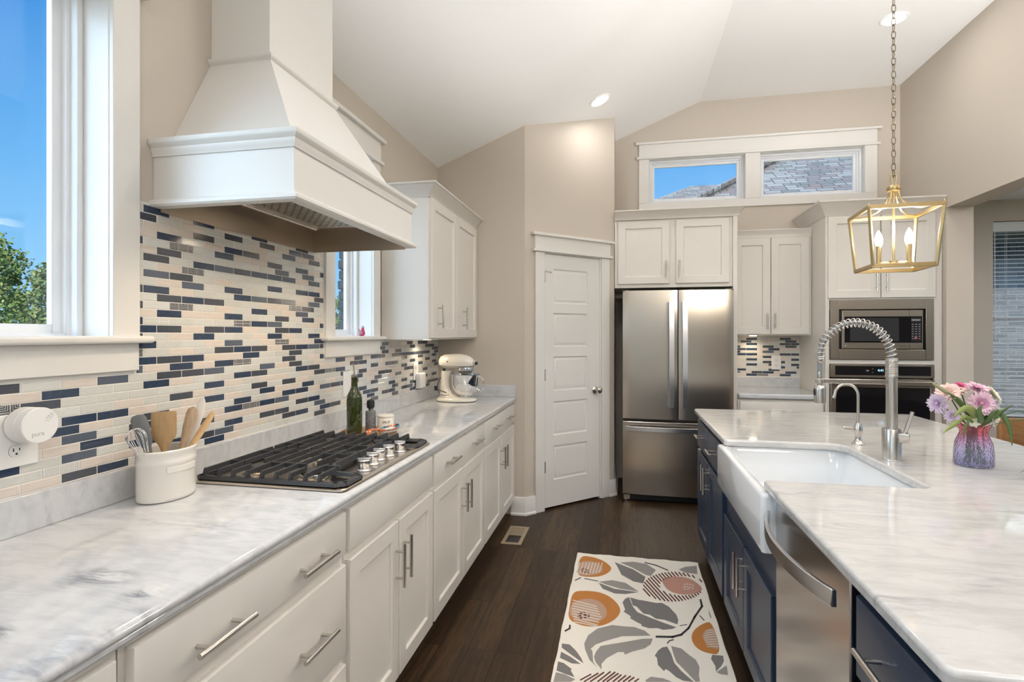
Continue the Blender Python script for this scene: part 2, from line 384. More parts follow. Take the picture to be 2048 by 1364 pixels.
TE = Matrix(((0, -1, 0, 6.0), (1, 0, 0, 0), (0, 0, 1, 0), (0, 0, 0, 1)))
TR = Matrix(((1, 0, 0, 0), (0, 1, 0, YR), (0, 0, 1, 0), (0, 0, 0, 1)))
window(1, TL, .30, 1.274, 1.372, 2.43, 0, label='tall white window over the near counter with sky behind')
window(2, TL, 2.49, 2.922, 1.372, 2.43, 0, label='narrow white window between hood and wall cabinet')
window(3, TB, .25, 1.122, 2.669, 3.09, 0, back=.10, label='left transom window above the refrigerator')
window(4, TB, 1.25, 2.122, 2.669, 3.09, 0, back=.10, label='right transom window with shingled roof behind')
window(5, TN, NX0, NX1, NZ0, NZ1, 0, meeting=1.55, label='tall breakfast nook window behind blinds')
window(6, TN, 4.95, 5.9, NZ0, NZ1, 0, meeting=1.55)
window(7, TE, -.9, 1.4, .6, 2.4, 0); window(8, TE, 2.2, 5.2, .6, 2.4, 0); window(9, TL, -3.6, -2.2, .6, 2.43, 0)
window(10, TR, -.95, -.25, .05, 2.4, 0); window(11, TR, .36, .62, .3, 2.4, 0); window(12, TR, 1.72, 2.15, .3, 2.4, 0)  # rear windows invented and placed to streak reflections in the steel

# ---- trims
BEAD = [(0, 0), (.012, 0), (.020, .006), (.022, .012), (.020, .018), (.012, .022), (0, .022)]
def head(mb, T, u0, u1, z0, z1):
    """craftsman head board with bead under and cap over"""
    mb.T = T
    mb.box(u0, u1, 0, .022, z0, z1)
    mb.box(u0-.02, u1+.02, 0, .034, z0-.008, z0+.014)
    mb.box(u0-.03, u1+.03, 0, .044, z1-.010, z1+.012)
def casing(idx, T, u0, u1, z0, z1, zh, wd=.088, stool=True, apron=None, label=None):
    mb = MB(); mb.T = T
    mb.box(u0-wd, u0, 0, .018, z0, z1); mb.box(u1, u1+wd, 0, .018, z0, z1)
    head(mb, T, u0-wd-.0, u1+wd, z1, zh)
    # jamb extensions lining the opening
    mb.box(u0-.004, u0+.002, -.10, .004, z0, z1); mb.box(u1-.002, u1+.004, -.10, .004, z0, z1); mb.box(u0, u1, -.10, .004, z1-.002, z1+.004)
    o = struct('trim_%d' % idx, mb, M['trim'], label, bevel=.0025, seg=2)
    if stool:
        s_ = MB(); s_.T = T; s_.box(u0-wd-.028, u1+wd+.028, -.0, .045, z0-.0, z0+.022); s_.box(u0, u1, -.10, .0, z0-.0, z0+.022)
        so_ = mesh_obj('sill', s_, M['trim'], bevel=.008, seg=3); so_.parent = o
        a_ = MB(); a_.T = T; a_.box(u0-wd+.002, u1+wd-.002, 0, .016, z0-.082, z0); ao = mesh_obj('apron', a_, M['trim'], bevel=.002); ao.parent = o
    return o
casing(1, TL, .30, 1.274, 1.374, 2.43, 2.565, label='white casing and sill of the tall left window')
casing(2, TL, 2.49, 2.922, 1.368, 2.43, 2.565, label='white casing and sill of the narrow window')
mb = MB(); mb.T = TB
mb.box(.155, .25, 0, .018, 2.6695, 3.09); mb.box(1.122, 1.25, 0, .018, 2.6695, 3.09); mb.box(2.122, 2.222, 0, .018, 2.6695, 3.09)
mb.box(.155, 2.222, 0, .018, 2.595, 2.669); head(mb, TB, .155, 2.222, 3.098, 3.238)
for a, b in ((.25, 1.122), (1.25, 2.122)):
    mb.box(a-.003, a+.003, -.08, .004, 2.669, 3.09); mb.box(b-.003, b+.003, -.08, .004, 2.669, 3.09); mb.box(a, b, -.08, .004, 3.087, 3.098); mb.box(a, b, -.08, .006, 2.664, 2.672)
struct('trim_3', mb, M['trim'], 'white casing around the two transom windows', bevel=.0025)
# pantry door casing
mb = MB(); mb.T = TD
mb.box(.092, .180, 0, .018, 0, 2.052); mb.box(.790, .878, 0, .018, 0, 2.052); head(mb, TD, .085, .885, 2.062, 2.190)
mb.box(.180, .192, -.11, .004, 0, 2.05); mb.box(.778, .790, -.11, .004, 0, 2.05); mb.box(.18, .79, -.11, .004, 2.046, 2.062)
struct('trim_4', mb, M['trim'], 'white craftsman casing of the pantry door', bevel=.0025)
# pantry door, five raised panels
d = MB(); d.T = TD; U0, U1 = .1935, .7765; PU0, PU1 = .282, .642
PZ = [(.230, .503), (.588, .860), (.945, 1.221), (1.300, 1.573), (1.650, 1.927)]
N0, N1 = -.036, -.002
d.box(U0, PU0, N0, N1, .018, 2.043); d.box(PU1, U1, N0, N1, .018, 2.043)
zz = [.018] + [z for p in PZ for z in p] + [2.043]
for a, b in zip(zz[::2], zz[1::2]): d.box(PU0, PU1, N0, N1, a, b)
for a, b in PZ:
    lo = lambda i, n: [(PU0+i, n, a+i), (PU1-i, n, a+i), (PU1-i, n, b-i), (PU0+i, n, b-i)]
    d.loft([lo(0, N1), lo(.006, N1-.008), lo(.014, N1-.010), lo(.030, N1-.003), lo(.031, N1-.003)], cap0=False)
do = struct('door_1', d, M['trim'], 'white five panel pantry door in the angled wall')
k = MB(); kc = diag(.724, 0, .93)
pr = [(.001, 0), (.031, 0), (.031, .004), (.024, .010), (.012, .014), (.011, .030), (.020, .036), (.027, .046), (.028, .056), (.024, .066), (.014, .071), (.001, .072)]
k.T = FR(kc, UD, ND); k.lathe(pr, n=28); ko = mesh_obj('door_knob', k, M['nickel']); ko.parent = do
for zz_ in (1.079, .344, 1.86):
    h = MB(); h.T = TD; h.cyl((.1895, .006, zz_-.045), (.1895, .006, zz_+.045), .006, n=10); h.box(.186, .197, -.002, .003, zz_-.045, zz_+.045)
    if zz_ > 1.8: h.cyl((.1895, .006, zz_+.045), (.225, .030, zz_+.035), .0035, n=8); h.sphere((.228, .032, zz_+.034), .007, 10, 6)
    ho = mesh_obj('hinge', h, M['nickel']); ho.parent = do
# baseboards with shoe moulding
BP = [(0, 0), (.026, 0), (.026, .012), (.020, .018), (.014, .020), (.014, .128), (.009, .138), (0, .138)]
def base(name, path): 
    mb = MB(); mb.mitre(path, BP); return struct(name, mb, M['trim'])
q = lambda u: (diag(u, 0, 0).x, diag(u, 0, 0).y)
base('baseboard_counter_end', [(-.85, 4.085), (P0.x, P0.y), q(.092)])
base('baseboard_pantry', [q(.878), q(LD), (e.x, YB)])
base('baseboard_right', [(XR, 4.66), (XR, 4.65), (2.59, 4.65), (2.59, 6.2), (6.0, 6.2)][1:])

# ============================================================ MOSAIC BACKSPLASH
TILES={40:'-3n -2n 2n 9n 15n 18n 21n 24n',41:'0n 1n 2s 6n 7n 9n 10n 14n 16n 17n 19n 20n 24n 25n 26n',42:'-5n -3s -1n 3n 5n 6n 9s 14n 15n 18n 21n',43:'-3n 1n 7n 8n 12n 13n 17n 19n 23n 25n',44:'-3s -1n 3n 4h 5n 6s 15n 21n',45:'-4n -1n 3n 6n 7n 9s 10n 11n 12n 15n 18n 23n',46:'-3n -2n 2n 5n 8n 13n 16n 17n 20n 21n 26n',47:'0n 4n 6n 11n 13n 19n 22n 25n',48:'-5h -4n 2n 9n 10h 11n 15n 17n 18n 21n 24n',49:'-4n -1n 3n 4n 7n 8n 12n 13n 19n 22n 25n',50:'-5n -2s 0n 1n 2s 5s 7n 11n 13n 15n 16n 18n 19n 20n 21n 22n 23n 24n 26n',51:'-2s 0n 2n 3h 6n 9n 16n 18n 25n 26n',52:'-1n 0n 1n 4n 7n 16n 21n 24n 25n',53:'-2h 2n 3n 4n 6n 7n 8s 9n 16s 20n 22n 23n',54:'-1n 3s 6h 9n',55:'-2n 1n 5n 8n',56:'-1n 0n 2n 3n 6n 7n',57:'-2n 3h 4n 5s 9n',58:'0n 3n 6n 8n',59:'-2n 0h 4n 7n',60:'0n 1n 2n 7h 8n',61:'-2n -1n 3n 4s 5n 6n 8s',62:'1s 3n 9n',63:'-1s 0n 5n 7n 8n',64:'1h',65:'-1n 1n 2s 3n 4n 5n 6n 8n',66:'0n 6s 8n',67:'-2n 0h 2n 5n 7n 9n',68:'0n 3n 4n',69:'1n 6n 8n',70:'-1n 3n 5n 7s 8n',71:'-1n 1n 4n 7n'}
PZT, PYT, GR = .02485, .0982, .0022
def tile(mb, T, a, b, z0, z1, ty):
    mb.T = T; i = .0012; h = .0045
    mb.loft([[(a, 0, z0), (b, 0, z0), (b, 0, z1), (a, 0, z1)], [(a, h-.001, z0), (b, h-.001, z0), (b, h-.001, z1), (a, h-.001, z1)],
             [(a+i, h, z0+i), (b-i, h, z0+i), (b-i, h, z1-i), (a+i, h, z1-i)]], ty, cap0=False)
rt = random.Random(3)
def tkind(c, yy=0):
    if c == 'n': return 1 if rt.random() < .6 else 2
    if c == 's': return 3
    if c == 'h': return 4
    r = rt.random(); return 5 if r < .42 else 6 if r < .74 else 7 if r < .95 else 8 if r < .98 else 9
mb = MB(); mb.T = TL
mb.box(-.9, 1.36, 0, .0035, 1.005, 1.292, 0); mb.box(1.36, 2.405, 0, .0035, 1.005, 1.81, 0); mb.box(2.405, 3.005, 0, .0035, 1.005, 1.292, 0); mb.box(3.005, 4.083, 0, .0035, 1.005, 1.366, 0)
for r in range(40, 73):
    zcn = .026 + PZT*r; z0, z1 = zcn - PZT/2 + GR/2, zcn + PZT/2 - GR/2
    o = 1.4832 if r % 2 else 1.4341; row = dict((int(s_[:-1]), s_[-1]) for s_ in TILES.get(r, '').split())
    for k in range(-24, 28):
        c_ = row.get(k)
        if c_ is None and k < -5 and rt.random() < .27: c_ = rt.choice('nnnns')
        ty = tkind(c_); a, b = o + k*PYT + GR/2, o + (k+1)*PYT - GR/2
        segs = []
        if z0 > 1.0 and z1 < 1.30: segs = [(-.9, 4.08)]
        elif z1 < 1.368: segs = [(1.362, 2.403), (3.007, 4.08)]
        elif z1 < 1.815: segs = [(1.362, 2.403)]
        for s0, s1 in segs:
            aa, bb = max(a, s0), min(b, s1)
            if bb - aa > .004: tile(mb, TL, aa, bb, z0, z1, ty)
mb.T = TL; mb.box(2.398, 2.406, 0, .006, 1.30, 1.80, 0)
solo('tile_backsplash', 'navy and cream glass mosaic backsplash on the long left wall', 'backsplash', mb, TM, (XW, 2, 1.0), smooth=False)
B0 = {0:'390n 1078n',1:'270s 1185n',2:'390n 1072n 1294n',3:'48s 725n 1185n',4:'164n 390n 842n',5:'48n 725s',6:'164n 390n 1070n 1294n',7:'725n',8:'390n 1294n',9:'725n 952n',10:'390n 842n 1294n',11:'952n 1404n',12:'164n 842n',13:'48h 500n 725n 1183n',14:'390n 616h 1070n'}
mb = MB(); mb.T = TB; mb.box(.94, 1.592, 0, .0035, 1.0, 1.40, 0)
xk = lambda zx: 1.17871 + (zx-390)*(1.37184-1.17871)/(842-390)
for r in range(-1, 15):
    zcn = 1.218 + (435-(130+51.6*r))*(1.358687-1.218058)/305*1.0; z0, z1 = zcn-.0107, zcn+.0107
    row = {}
    for s_ in B0.get(r, '').split(): row[round((float(s_[:-1])-(390 if r % 2 == 0 else 274))/226.)] = s_[-1]
    for k in range(-3, 6):
        xc = xk((390 if r % 2 == 0 else 274) + 226*k); a, b = max(.945, xc-.0472), min(1.585, xc+.0472)
        if b-a > .004: tile(mb, TB, a, b, z0, z1, tkind(row.get(k)))
solo('tile_backsplash', 'small navy and cream mosaic panel between refrigerator and oven tower', 'backsplash', mb, TM, (1.2, YB, 1.0), smooth=False)

# ============================================================ CABINETS
def shaker_mb(T, u0, u1, z0, z1, t=.020, rail=.060, rec=.010):
    mb = MB(); mb.T = T; c = .0025
    lo = lambda i, n: [(u0+i, n, z0+i), (u1-i, n, z0+i), (u1-i, n, z1-i), (u0+i, n, z1-i)]
    mb.loft([lo(0, 0), lo(0, t-c), lo(c, t), lo(rail, t), lo(rail+.004, t-.003), lo(rail+.006, t-rec), lo(rail+.007, t-rec)])
    return mb
def flat_mb(T, u0, u1, z0, z1, t=.020):
    mb = MB(); mb.T = T; c = .006
    lo = lambda i, n: [(u0+i, n, z0+i), (u1-i, n, z0+i), (u1-i, n, z1-i), (u0+i, n, z1-i)]
    mb.loft([lo(0, 0), lo(0, t-c), lo(c*.3, t-c*.3), lo(c, t)])
    return mb
def pull(root, T, u, z, L, vert, n0=.020, off=.034, name='handle'):
    mb = MB(); mb.T = T; h = L/2; p = h*.62
    if vert:
        mb.cyl((u, n0+off, z-h), (u, n0+off, z+h), .0062, n=14)
        for s_ in (-p, p): mb.cyl((u, n0, z+s_), (u, n0+off, z+s_), .0045, n=10)
    else:
        mb.cyl((u-h, n0+off, z), (u+h, n0+off, z), .0062, n=14)
        for s_ in (-p, p): mb.cyl((u+s_, n0, z), (u+s_, n0+off, z), .0045, n=10)
    return part(root, name, mb, M['nickel'], ang=50)
def door(c, T, m, u0, u1, z0, z1, hu=None, hz=None, L=.150, rail=.060, off=.034):
    d_ = part(c, 'door', shaker_mb(T, u0, u1, z0, z1, rail=rail), m)
    if hu is not None: pull(d_, T, hu, hz, L, True, off=off)
    return d_
def drawer(c, T, m, u0, u1, z0, z1, hus=(), L=.160, hz=None, off=.034):
    d_ = part(c, 'drawer', flat_mb(T, u0, u1, z0, z1), m)
    for h in hus: pull(d_, T, h, (z0+z1)/2 if hz is None else hz, L, False, off=off)
    return d_
def crown(c, path, z0, h, out, m, name='crown_moulding'):
    mb = MB(); mb.mitre(path, [(0, z0), (.006, z0), (.008, z0+.010), (out*.25, z0+.022), (out*.45, z0+h*.50), (out*.80, z0+h*.78), (out*.90, z0+h*.86), (out, z0+h*.88), (out, z0+h), (0, z0+h)])
    return part(c, name, mb, m, ang=30)
# ---- left base run.  T: u=y, n=+x from carcass face x=-.84
TF = Matrix(((0, 1, 0, -.84), (1, 0, 0, 0), (0, 0, 1, 0), (0, 0, 0, 1)))
def base_unit(name, label, y0, y1, group='white base cabinets along the left wall'):
    c = thing(name, label, 'cabinet', (-1.14, (y0+y1)/2, 0), group)
    b = MB(); b.box(-1.448, -.84, y0+.0008, y1-.0008, .105, .872); part(c, 'body', b, M['cab'], smooth=False)
    k = MB(); k.box(-1.448, -.915, y0+.0008, y1-.0008, 0.001, .105); part(c, 'toe_kick', k, M['cab'], smooth=False)
    return c
ZD0, ZD1 = .118, .702
c = base_unit('base_cabinet', 'white cabinet at the bottom left corner with one drawer front corner showing', -.10, .752)
drawer(c, TF, M['cab'], -.09, .738, .735, .860, (.2,)); door(c, TF, M['cab'], -.09, .322, ZD0, ZD1, .28, .56); door(c, TF, M['cab'], .330, .738, ZD0, ZD1, .37, .56)
c = base_unit('drawer_cabinet', 'white three drawer cabinet with two bar pulls on each drawer', .754, 1.500)
for a, b in ((.735, .862), (.428, .702), (.118, .400)): drawer(c, TF, M['cab'], .768, 1.490, a, b, (.955, 1.302), hz=.787 if a > .7 else (a+b)/2)
c = base_unit('base_cabinet', 'white two door cabinet with a plain panel under the cooktop', 1.502, 2.255)
drawer(c, TF, M['cab'], 1.513, 2.245, .733, .862); door(c, TF, M['cab'], 1.513, 1.878, ZD0, .705, 1.850, .550, .16); door(c, TF, M['cab'], 1.886, 2.245, ZD0, .705, 1.915, .560, .16)
c = base_unit('base_cabinet', 'white two door cabinet with one wide drawer just past the cooktop', 2.257, 3.158)
drawer(c, TF, M['cab'], 2.268, 3.148, .725, .862, (2.48, 2.93)); door(c, TF, M['cab'], 2.268, 2.705, ZD0, .702, 2.672, .556); door(c, TF, M['cab'], 2.713, 3.148, ZD0, .702, 2.745, .556)
c = base_unit('base_cabinet', 'white two door cabinet at the far end below the stand mixer', 3.160, 4.083)
drawer(c, TF, M['cab'], 3.170, 4.070, .725, .862, (3.42, 3.83)); door(c, TF, M['cab'], 3.170, 3.616, ZD0, .702, 3.580, .556); door(c, TF, M['cab'], 3.624, 4.070, ZD0, .702, 3.655, .556)
def counter_edge(mb, y0, y1):   # ogee nosed slab, section in x,z swept along y
    prof = [(-1.449, .8745), (-.828, .8745), (-.820, .878), (-.818, .884), (-.821, .889), (-.814, .894), (-.811, .900), (-.812, .907), (-.818, .912), (-.826, .914), (-1.449, .914)]
    mb.loft([[(x, y, z) for x, z in prof] for y in (y0, y1)])
ct = thing('countertop', 'long white marble countertop along the left wall with ogee edge', 'countertop', (-1.13, 1.9, .874))
mb = MB(); counter_edge(mb, -.6, 4.083); part(ct, 'slab', mb, M['marble'], ang=60)
mb = MB(); mb.box(-1.449, -1.430, -.6, 4.083, .9142, 1.006); part(ct, 'backsplash', mb, M['marble'], bevel=.002)
mb = MB(); mb.box(-1.4298, -.812, 4.064, 4.083, .9142, 1.006); part(ct, 'side_splash', mb, M['marble'], bevel=.002)
# ---- left wall cabinet
TU = Matrix(((0, 1, 0, -1.142), (1, 0, 0, 0), (0, 0, 1, 0), (0, 0, 0, 1)))
c = thing('wall_cabinet', 'white two door wall cabinet above the stand mixer', 'cabinet', (-1.3, 3.55, 1.366))
b = MB(); b.box(-1.4448, -1.142, 3.045, 4.083, 1.368, 2.235); part(c, 'body', b, M['cab'], bevel=.0015)
door(c, TU, M['cab'], 3.058, 3.548, 1.378, 2.225, 3.165, 1.515, .155); door(c, TU, M['cab'], 3.556, 4.070, 1.378, 2.225, 3.690, 1.515, .155)
crown(c, [(-1.449, 3.045), (-1.142, 3.045), (-1.142, 4.083)], 2.228, .076, .070, M['cab'])
# ============================================================ RANGE HOOD
HY0, HY1, HX = 1.425, 2.330, -.955
h = thing('range_hood', 'large white wooden range hood with a tapered body above the cooktop', 'range hood', (-1.2, 1.877, 1.81))
b = MB()
def shell(mb, y0, y1, x1, z0, z1, t=.018):
    mb.box(-1.449, x1, y0, y0+t, z0, z1); mb.box(-1.449, x1, y1-t, y1, z0, z1); mb.box(x1-t, x1, y0+t, y1-t, z0, z1)
shell(b, HY0, HY1, HX, 1.815, 1.985); part(h, 'apron', b, M['trim'])
PF = [(0,0),(.010,0),(.014,.004),(.014,.014),(.010,.020),(0,.022)]
def ring_mould(y0, y1, x1, z, prof, name):
    mb = MB(); mb.mitre([(-1.449, y0), (x1, y0), (x1, y1), (-1.449, y1)], [(o, z+zz_) for o, zz_ in prof]); return part(h, name, mb, M['trim'], ang=30)
ring_mould(HY0, HY1, HX, 1.800, [(-.022, 0), (.012, 0), (.018, .006), (.018, .016), (.010, .022), (-.022, .022)], 'lower_bead')
ring_mould(HY0, HY1, HX, 1.958, [(-.01, 0), (.004, 0), (.006, .010), (.010, .018), (.010, .026), (.020, .036), (.022, .040), (.022, .052), (-.01, .052)], 'crown_moulding')
b = MB(); L1 = [(-1.449, 1.480), (-.992, 1.480), (-.992, 2.274), (-1.449, 2.274)]; L2 = [(-1.449, 1.668), (-1.213, 1.668), (-1.213, 2.084), (-1.449, 2.084)]
b.loft([[(x, y, 2.005) for x, y in L1], [(x, y, 2.375) for x, y in L2]]); part(h, 'tapered_body', b, M['trim'], smooth=False)
b = MB(); b.box(-1.449, -1.213, 1.668, 2.084, 2.375, zc(-1.449)+.0); bb = b
b = MB(); b.loft([[(-1.449, y, 2.376), (-1.213, y, 2.376), (-1.213, y, zc(-1.213)-.002), (-1.449, y, zc(-1.449)-.002)] for y in (1.668, 2.084)]); part(h, 'chimney', b, M['trim'], smooth=False)
ring_mould(1.668, 2.084, -1.213, 2.352, [(-.01, 0), (.006, 0), (.008, .010), (.016, .018), (.018, .022), (.018, .030), (-.01, .030)], 'neck_moulding')
b = MB(); x0, x1, y0, y1 = -1.444, HX-.020, HY0+.020, HY1-.020
b.box(x0, x1, y0, y1, 1.90, 1.905); b.box(x0, x0+.004, y0, y1, 1.790, 1.90); b.box(x1-.003, x1, y0, y1, 1.83, 1.90); b.box(x0+.004, x1-.003, y0, y0+.003, 1.83, 1.90); b.box(x0+.004, x1-.003, y1-.003, y1, 1.790, 1.90)
part(h, 'steel_liner', b, M['steelh'], smooth=False)
b = MB(); b.box(-1.325, -.990, 1.49, 2.135, 1.866, 1.8995); part(h, 'filter_housing', b, M['steelh'], bevel=.006)
m = mat('filter_mesh', (.5,.46,.40), .3, 1); t = NT(m); ch = t.n('TexBrick'); t.l(t.coord((1,1,1)), ch.inputs['Vector'])
for k_, x_ in (('Scale', 1), ('Mortar Size', .0045), ('Brick Width', .032), ('Row Height', .020)): ch.inputs[k_].default_value = x_
ch.inputs['Color1'].default_value = (.75,.68,.58,1); ch.inputs['Color2'].default_value = (.6,.54,.45,1); ch.inputs['Mortar'].default_value = (.10,.08,.06,1)
t.l(ch.outputs['Color'], t.b.inputs['Base Color']); t.bump(ch.outputs['Fac'], .8, .004); M['filter'] = m
b = MB(); b.box(-1.275, -1.045, 1.52, 2.09, 1.862, 1.8665); part(h, 'grease_filter', b, M['filter'], smooth=False)
b = MB(); b.cyl((-1.322, 1.5, 1.868), (-1.322, 2.130, 1.868), .011, n=12); part(h, 'drip_rail', b, M['steel'])
M['hoodlamp'] = emit('warm_hood_lamp', (1, .84, .62), 9)
for yy in (1.54, 2.07):
    b = MB(); b.cyl((-1.017, yy, 1.859), (-1.017, yy, 1.8655), .024, n=20); part(h, 'lamp', b, M['hoodlamp'])
    L = bpy.data.lights.new('hood_lamp_light', 'SPOT'); L.energy = 11; L.color = (1, .82, .60); L.spot_size = 2.5; L.spot_blend = .6; L.shadow_soft_size = .03
    lo_ = bpy.data.objects.new('hood_lamp_light', L); COL.objects.link(lo_); lo_.location = (-1.017, yy, 1.850)
b = MB(); b.cyl((-1.13, 2.20, 1.8995), (-1.13, 2.20, 1.880), .022, .012, n=16); part(h, 'control_knob', b, M['black'])
# ============================================================ COOKTOP
ZC = .9145
ck = thing('gas_cooktop', 'stainless gas cooktop with black cast iron grates', 'cooktop', (-1.1, 1.875, ZC))
b = MB(); R_ = lambda i, z: [(x, y, z) for x, y in rrect(-1.375+i, -.833-i, 1.498+i, 2.252-i, .018)]
b.loft([R_(.004, ZC), R_(0, ZC+.003), R_(0, ZC+.007), R_(.004, ZC+.010), R_(.018, ZC+.0105), R_(.024, ZC+.006), R_(.03, ZC+.006)])
part(ck, 'steel_tray', b, M['steel'])
def burner(x, y, r):
    b = MB(); b.lathe([(r*1.5, 0), (r*1.5, .002), (r*1.15, .006), (r*1.1, .014), (r*1.0, .016), (r*.9, .016)], (x, y, ZC+.006), 28); o = part(ck, 'burner', b, M['steel'])
    b = MB(); b.lathe([(r*.9, 0), (r*.95, .004), (r*.88, .010), (r*.3, .012), (.001, .012)], (x, y, ZC+.0222), 28); part(o, 'burner_cap', b, M['iron'])
for x, y, r in ((-1.245, 1.64, .030), (-1.245, 2.11, .034), (-1.02, 1.62, .036), (-1.02, 2.13, .030), (-1.17, 1.875, .044)): burner(x, y, r)
GT = ZC + .047
def bar(mb, x0, x1, y0, y1, zt=GT, hgt=.016, w=.0075):
    a = Vector((x0, y0, 0)); c_ = Vector((x1, y1, 0)); d = (c_-a).normalized(); nn = Vector((-d.y, d.x, 0))*w/2
    mb.loft([[(p.x+nn.x*1.15, p.y+nn.y*1.15, zt-hgt), (p.x-nn.x*1.15, p.y-nn.y*1.15, zt-hgt), (p.x-nn.x*.8, p.y-nn.y*.8, zt), (p.x+nn.x*.8, p.y+nn.y*.8, zt)] for p in (a, c_)])
def rail(mb, pts, z0, z1, w=.026):
    for (a, c_) in zip(pts, pts[1:]):
        a = Vector((*a, 0)); c_ = Vector((*c_, 0)); d = (c_-a).normalized(); nn = Vector((-d.y, d.x, 0))*w/2; a = a-d*w*.3; c_ = c_+d*w*.3
        mb.loft([[(p.x+nn.x, p.y+nn.y, z0), (p.x-nn.x, p.y-nn.y, z0), (p.x-nn.x*.6, p.y-nn.y*.6, z1), (p.x+nn.x*.6, p.y+nn.y*.6, z1)] for p in (a, c_)])
def grate(sy):
    """sy=+1 near grate (y 1.51..1.872), -1 mirrored far grate"""
    g = MB(); Y = lambda y: 1.875 - (1.875-y)*sy
    zr0, zr1 = ZC+.013, ZC+.024
    rail(g, [(-1.362, Y(1.868)), (-1.362, Y(1.524)), (-1.352, Y(1.516)), (-.872, Y(1.516)), (-.850, Y(1.535)), (-.850, Y(1.622)), (-.868, Y(1.640)), (-.955, Y(1.650))], zr0, zr1)
    rail(g, [(-1.362, Y(1.866)), (-.985, Y(1.866))], zr0+.006, zr1+.012, .018)
    rail(g, [(-.985, Y(1.866)), (-.985, Y(1.70)), (-.955, Y(1.650))], zr0+.004, zr1+.014, .018)
    xs = [-1.345, -1.292, -1.240, -1.187, -1.135, -1.083, -1.031]
    for i, x in enumerate(xs):
        short = i in (2, 4, 6)
        bar(g, x, x, Y(1.520), Y(1.605 if i in (2, 6) else 1.868)) if not short or i == 4 else bar(g, x, x, Y(1.520), Y(1.605))
        if short and i != 4: bar(g, x, x, Y(1.675), Y(1.868))
        g.loft([[(x-.005, Y(1.512), zr1-.002), (x+.005, Y(1.512), zr1-.002), (x+.005, Y(1.530), zr1-.002), (x-.005, Y(1.530), zr1-.002)], [(x-.0035, Y(1.519), GT), (x+.0035, Y(1.519), GT), (x+.0035, Y(1.531), GT), (x-.0035, Y(1.531), GT)]])
    bar(g, -.980, -.980, Y(1.520), Y(1.66)); bar(g, -.930, -.930, Y(1.520), Y(1.615))
    for x in (-.98, -.93): g.loft([[(x-.005, Y(1.512), zr1-.002), (x+.005, Y(1.512), zr1-.002), (x+.005, Y(1.530), zr1-.002), (x-.005, Y(1.530), zr1-.002)], [(x-.0035, Y(1.519), GT), (x+.0035, Y(1.519), GT), (x+.0035, Y(1.531), GT), (x-.0035, Y(1.531), GT)]])
    bar(g, -1.345, -1.285, Y(1.64), Y(1.64)); bar(g, -1.205, -1.05, Y(1.64), Y(1.64)); bar(g, -.985, -.925, Y(1.635), Y(1.635)); bar(g, -1.345, -1.24, Y(1.80), Y(1.80)); bar(g, -1.11, -.985, Y(1.80), Y(1.80))
    for x, y in ((-1.355, 1.52), (-.862, 1.53), (-1.355, 1.86), (-.985, 1.86)): g.cyl((x, Y(y), ZC+.006), (x, Y(y), zr0+.003), .007, n=10)
    return g
part(ck, 'grate', grate(1), M['iron'], bevel=.0012, seg=2); part(ck, 'grate', grate(-1), M['iron'], bevel=.0012, seg=2)
M['knobm'] = mat('satin_knob', (.72,.72,.73), .22, 1)
for yy, xx in ((1.745, -.893), (1.835, -.905), (1.905, -.912), (1.975, -.905), (2.055, -.893)):
    b = MB(); b.lathe([(.026, 0), (.026, .004), (.021, .006), (.020, .018), (.022, .022), (.0225, .036), (.020, .039), (.001, .039)], (xx, yy, ZC+.0065), 26)
    b.T = Matrix.Translation((xx, yy, ZC+.036)) @ Matrix.Rotation(.2, 4, 'Z'); b.box(-.0225, .0225, -.0055, .0055, 0, .014); b.T = None
    part(ck, 'knob', b, M['knobm'], bevel=.001)
# ============================================================ BACK WALL APPLIANCES (u=x, n=-y)
def TBK(y): return Matrix(((1, 0, 0, 0), (0, -1, 0, y), (0, 0, 1, 0), (0, 0, 0, 1)))
fr = thing('refrigerator', 'stainless steel french door refrigerator with bottom freezer drawer', 'refrigerator', (.44, 4.95, 0))
b = MB(); b.box(.004, .878, 4.665, 5.315, .03, 1.755); b.box(.0, .05, 4.60, 4.70, 1.755, 1.772); b.box(.82, .88, 4.60, 4.70, 1.755, 1.772); part(fr, 'cabinet_body', b, mat('grey_fridge_side', (.11,.105,.10), .45), bevel=.004)
def curved_door(x0, x1, z0, z1, y0=4.60, bow=.022, n=14):
    mb = MB(); xc = .442; L = []
    def yf(x): return y0 - bow*(1-((x-xc)/.46)**2)
    for z, i in ((z0, .004), (z0+.004, 0), (z1-.004, 0), (z1, .004)):
        row = []
        for k in range(n+1):
            x = x0+i+(x1-x0-2*i)*k/n; e_ = .005 if k in (0, n) else 0
            row.append((x, yf(x)+i+e_, z))
        L.append(row + [(x1-i, 4.66, z), (x0+i, 4.66, z)])
    mb.loft(L); return mb
d1 = part(fr, 'door', curved_door(.002, .443, .695, 1.768), M['steel'], ang=25); d2 = part(fr, 'door', curved_door(.451, .881, .695, 1.768), M['steel'], ang=25)
d3 = part(fr, 'freezer_drawer', curved_door(.002, .881, .062, .672), M['steel'], ang=25)
def flat_handle(root, P, w, th, horizontal=False, name='handle'):
    """P list of (a, n) along; builds rectangular bowed bar"""
    pass
for d_, x in ((d1, .392), (d2, .497)):
    mb = MB(); L = []
    for i in range(13):
        tt = i/12; z = .800 + .870*tt; o = .040 + .016*math.sin(math.pi*tt); yy = 4.578-o
        L.append([(x-.021, yy, z), (x+.021, yy, z), (x+.021, yy-.012, z), (x-.021, yy-.012, z)])
    mb.loft(L); mb.box(x-.016, x+.016, 4.53, 4.582, .802, .835); mb.box(x-.016, x+.016, 4.53, 4.582, 1.635, 1.668)
    part(d_, 'handle', mb, M['knobm'], bevel=.002, label='satin steel bar handle')
mb = MB(); L = []
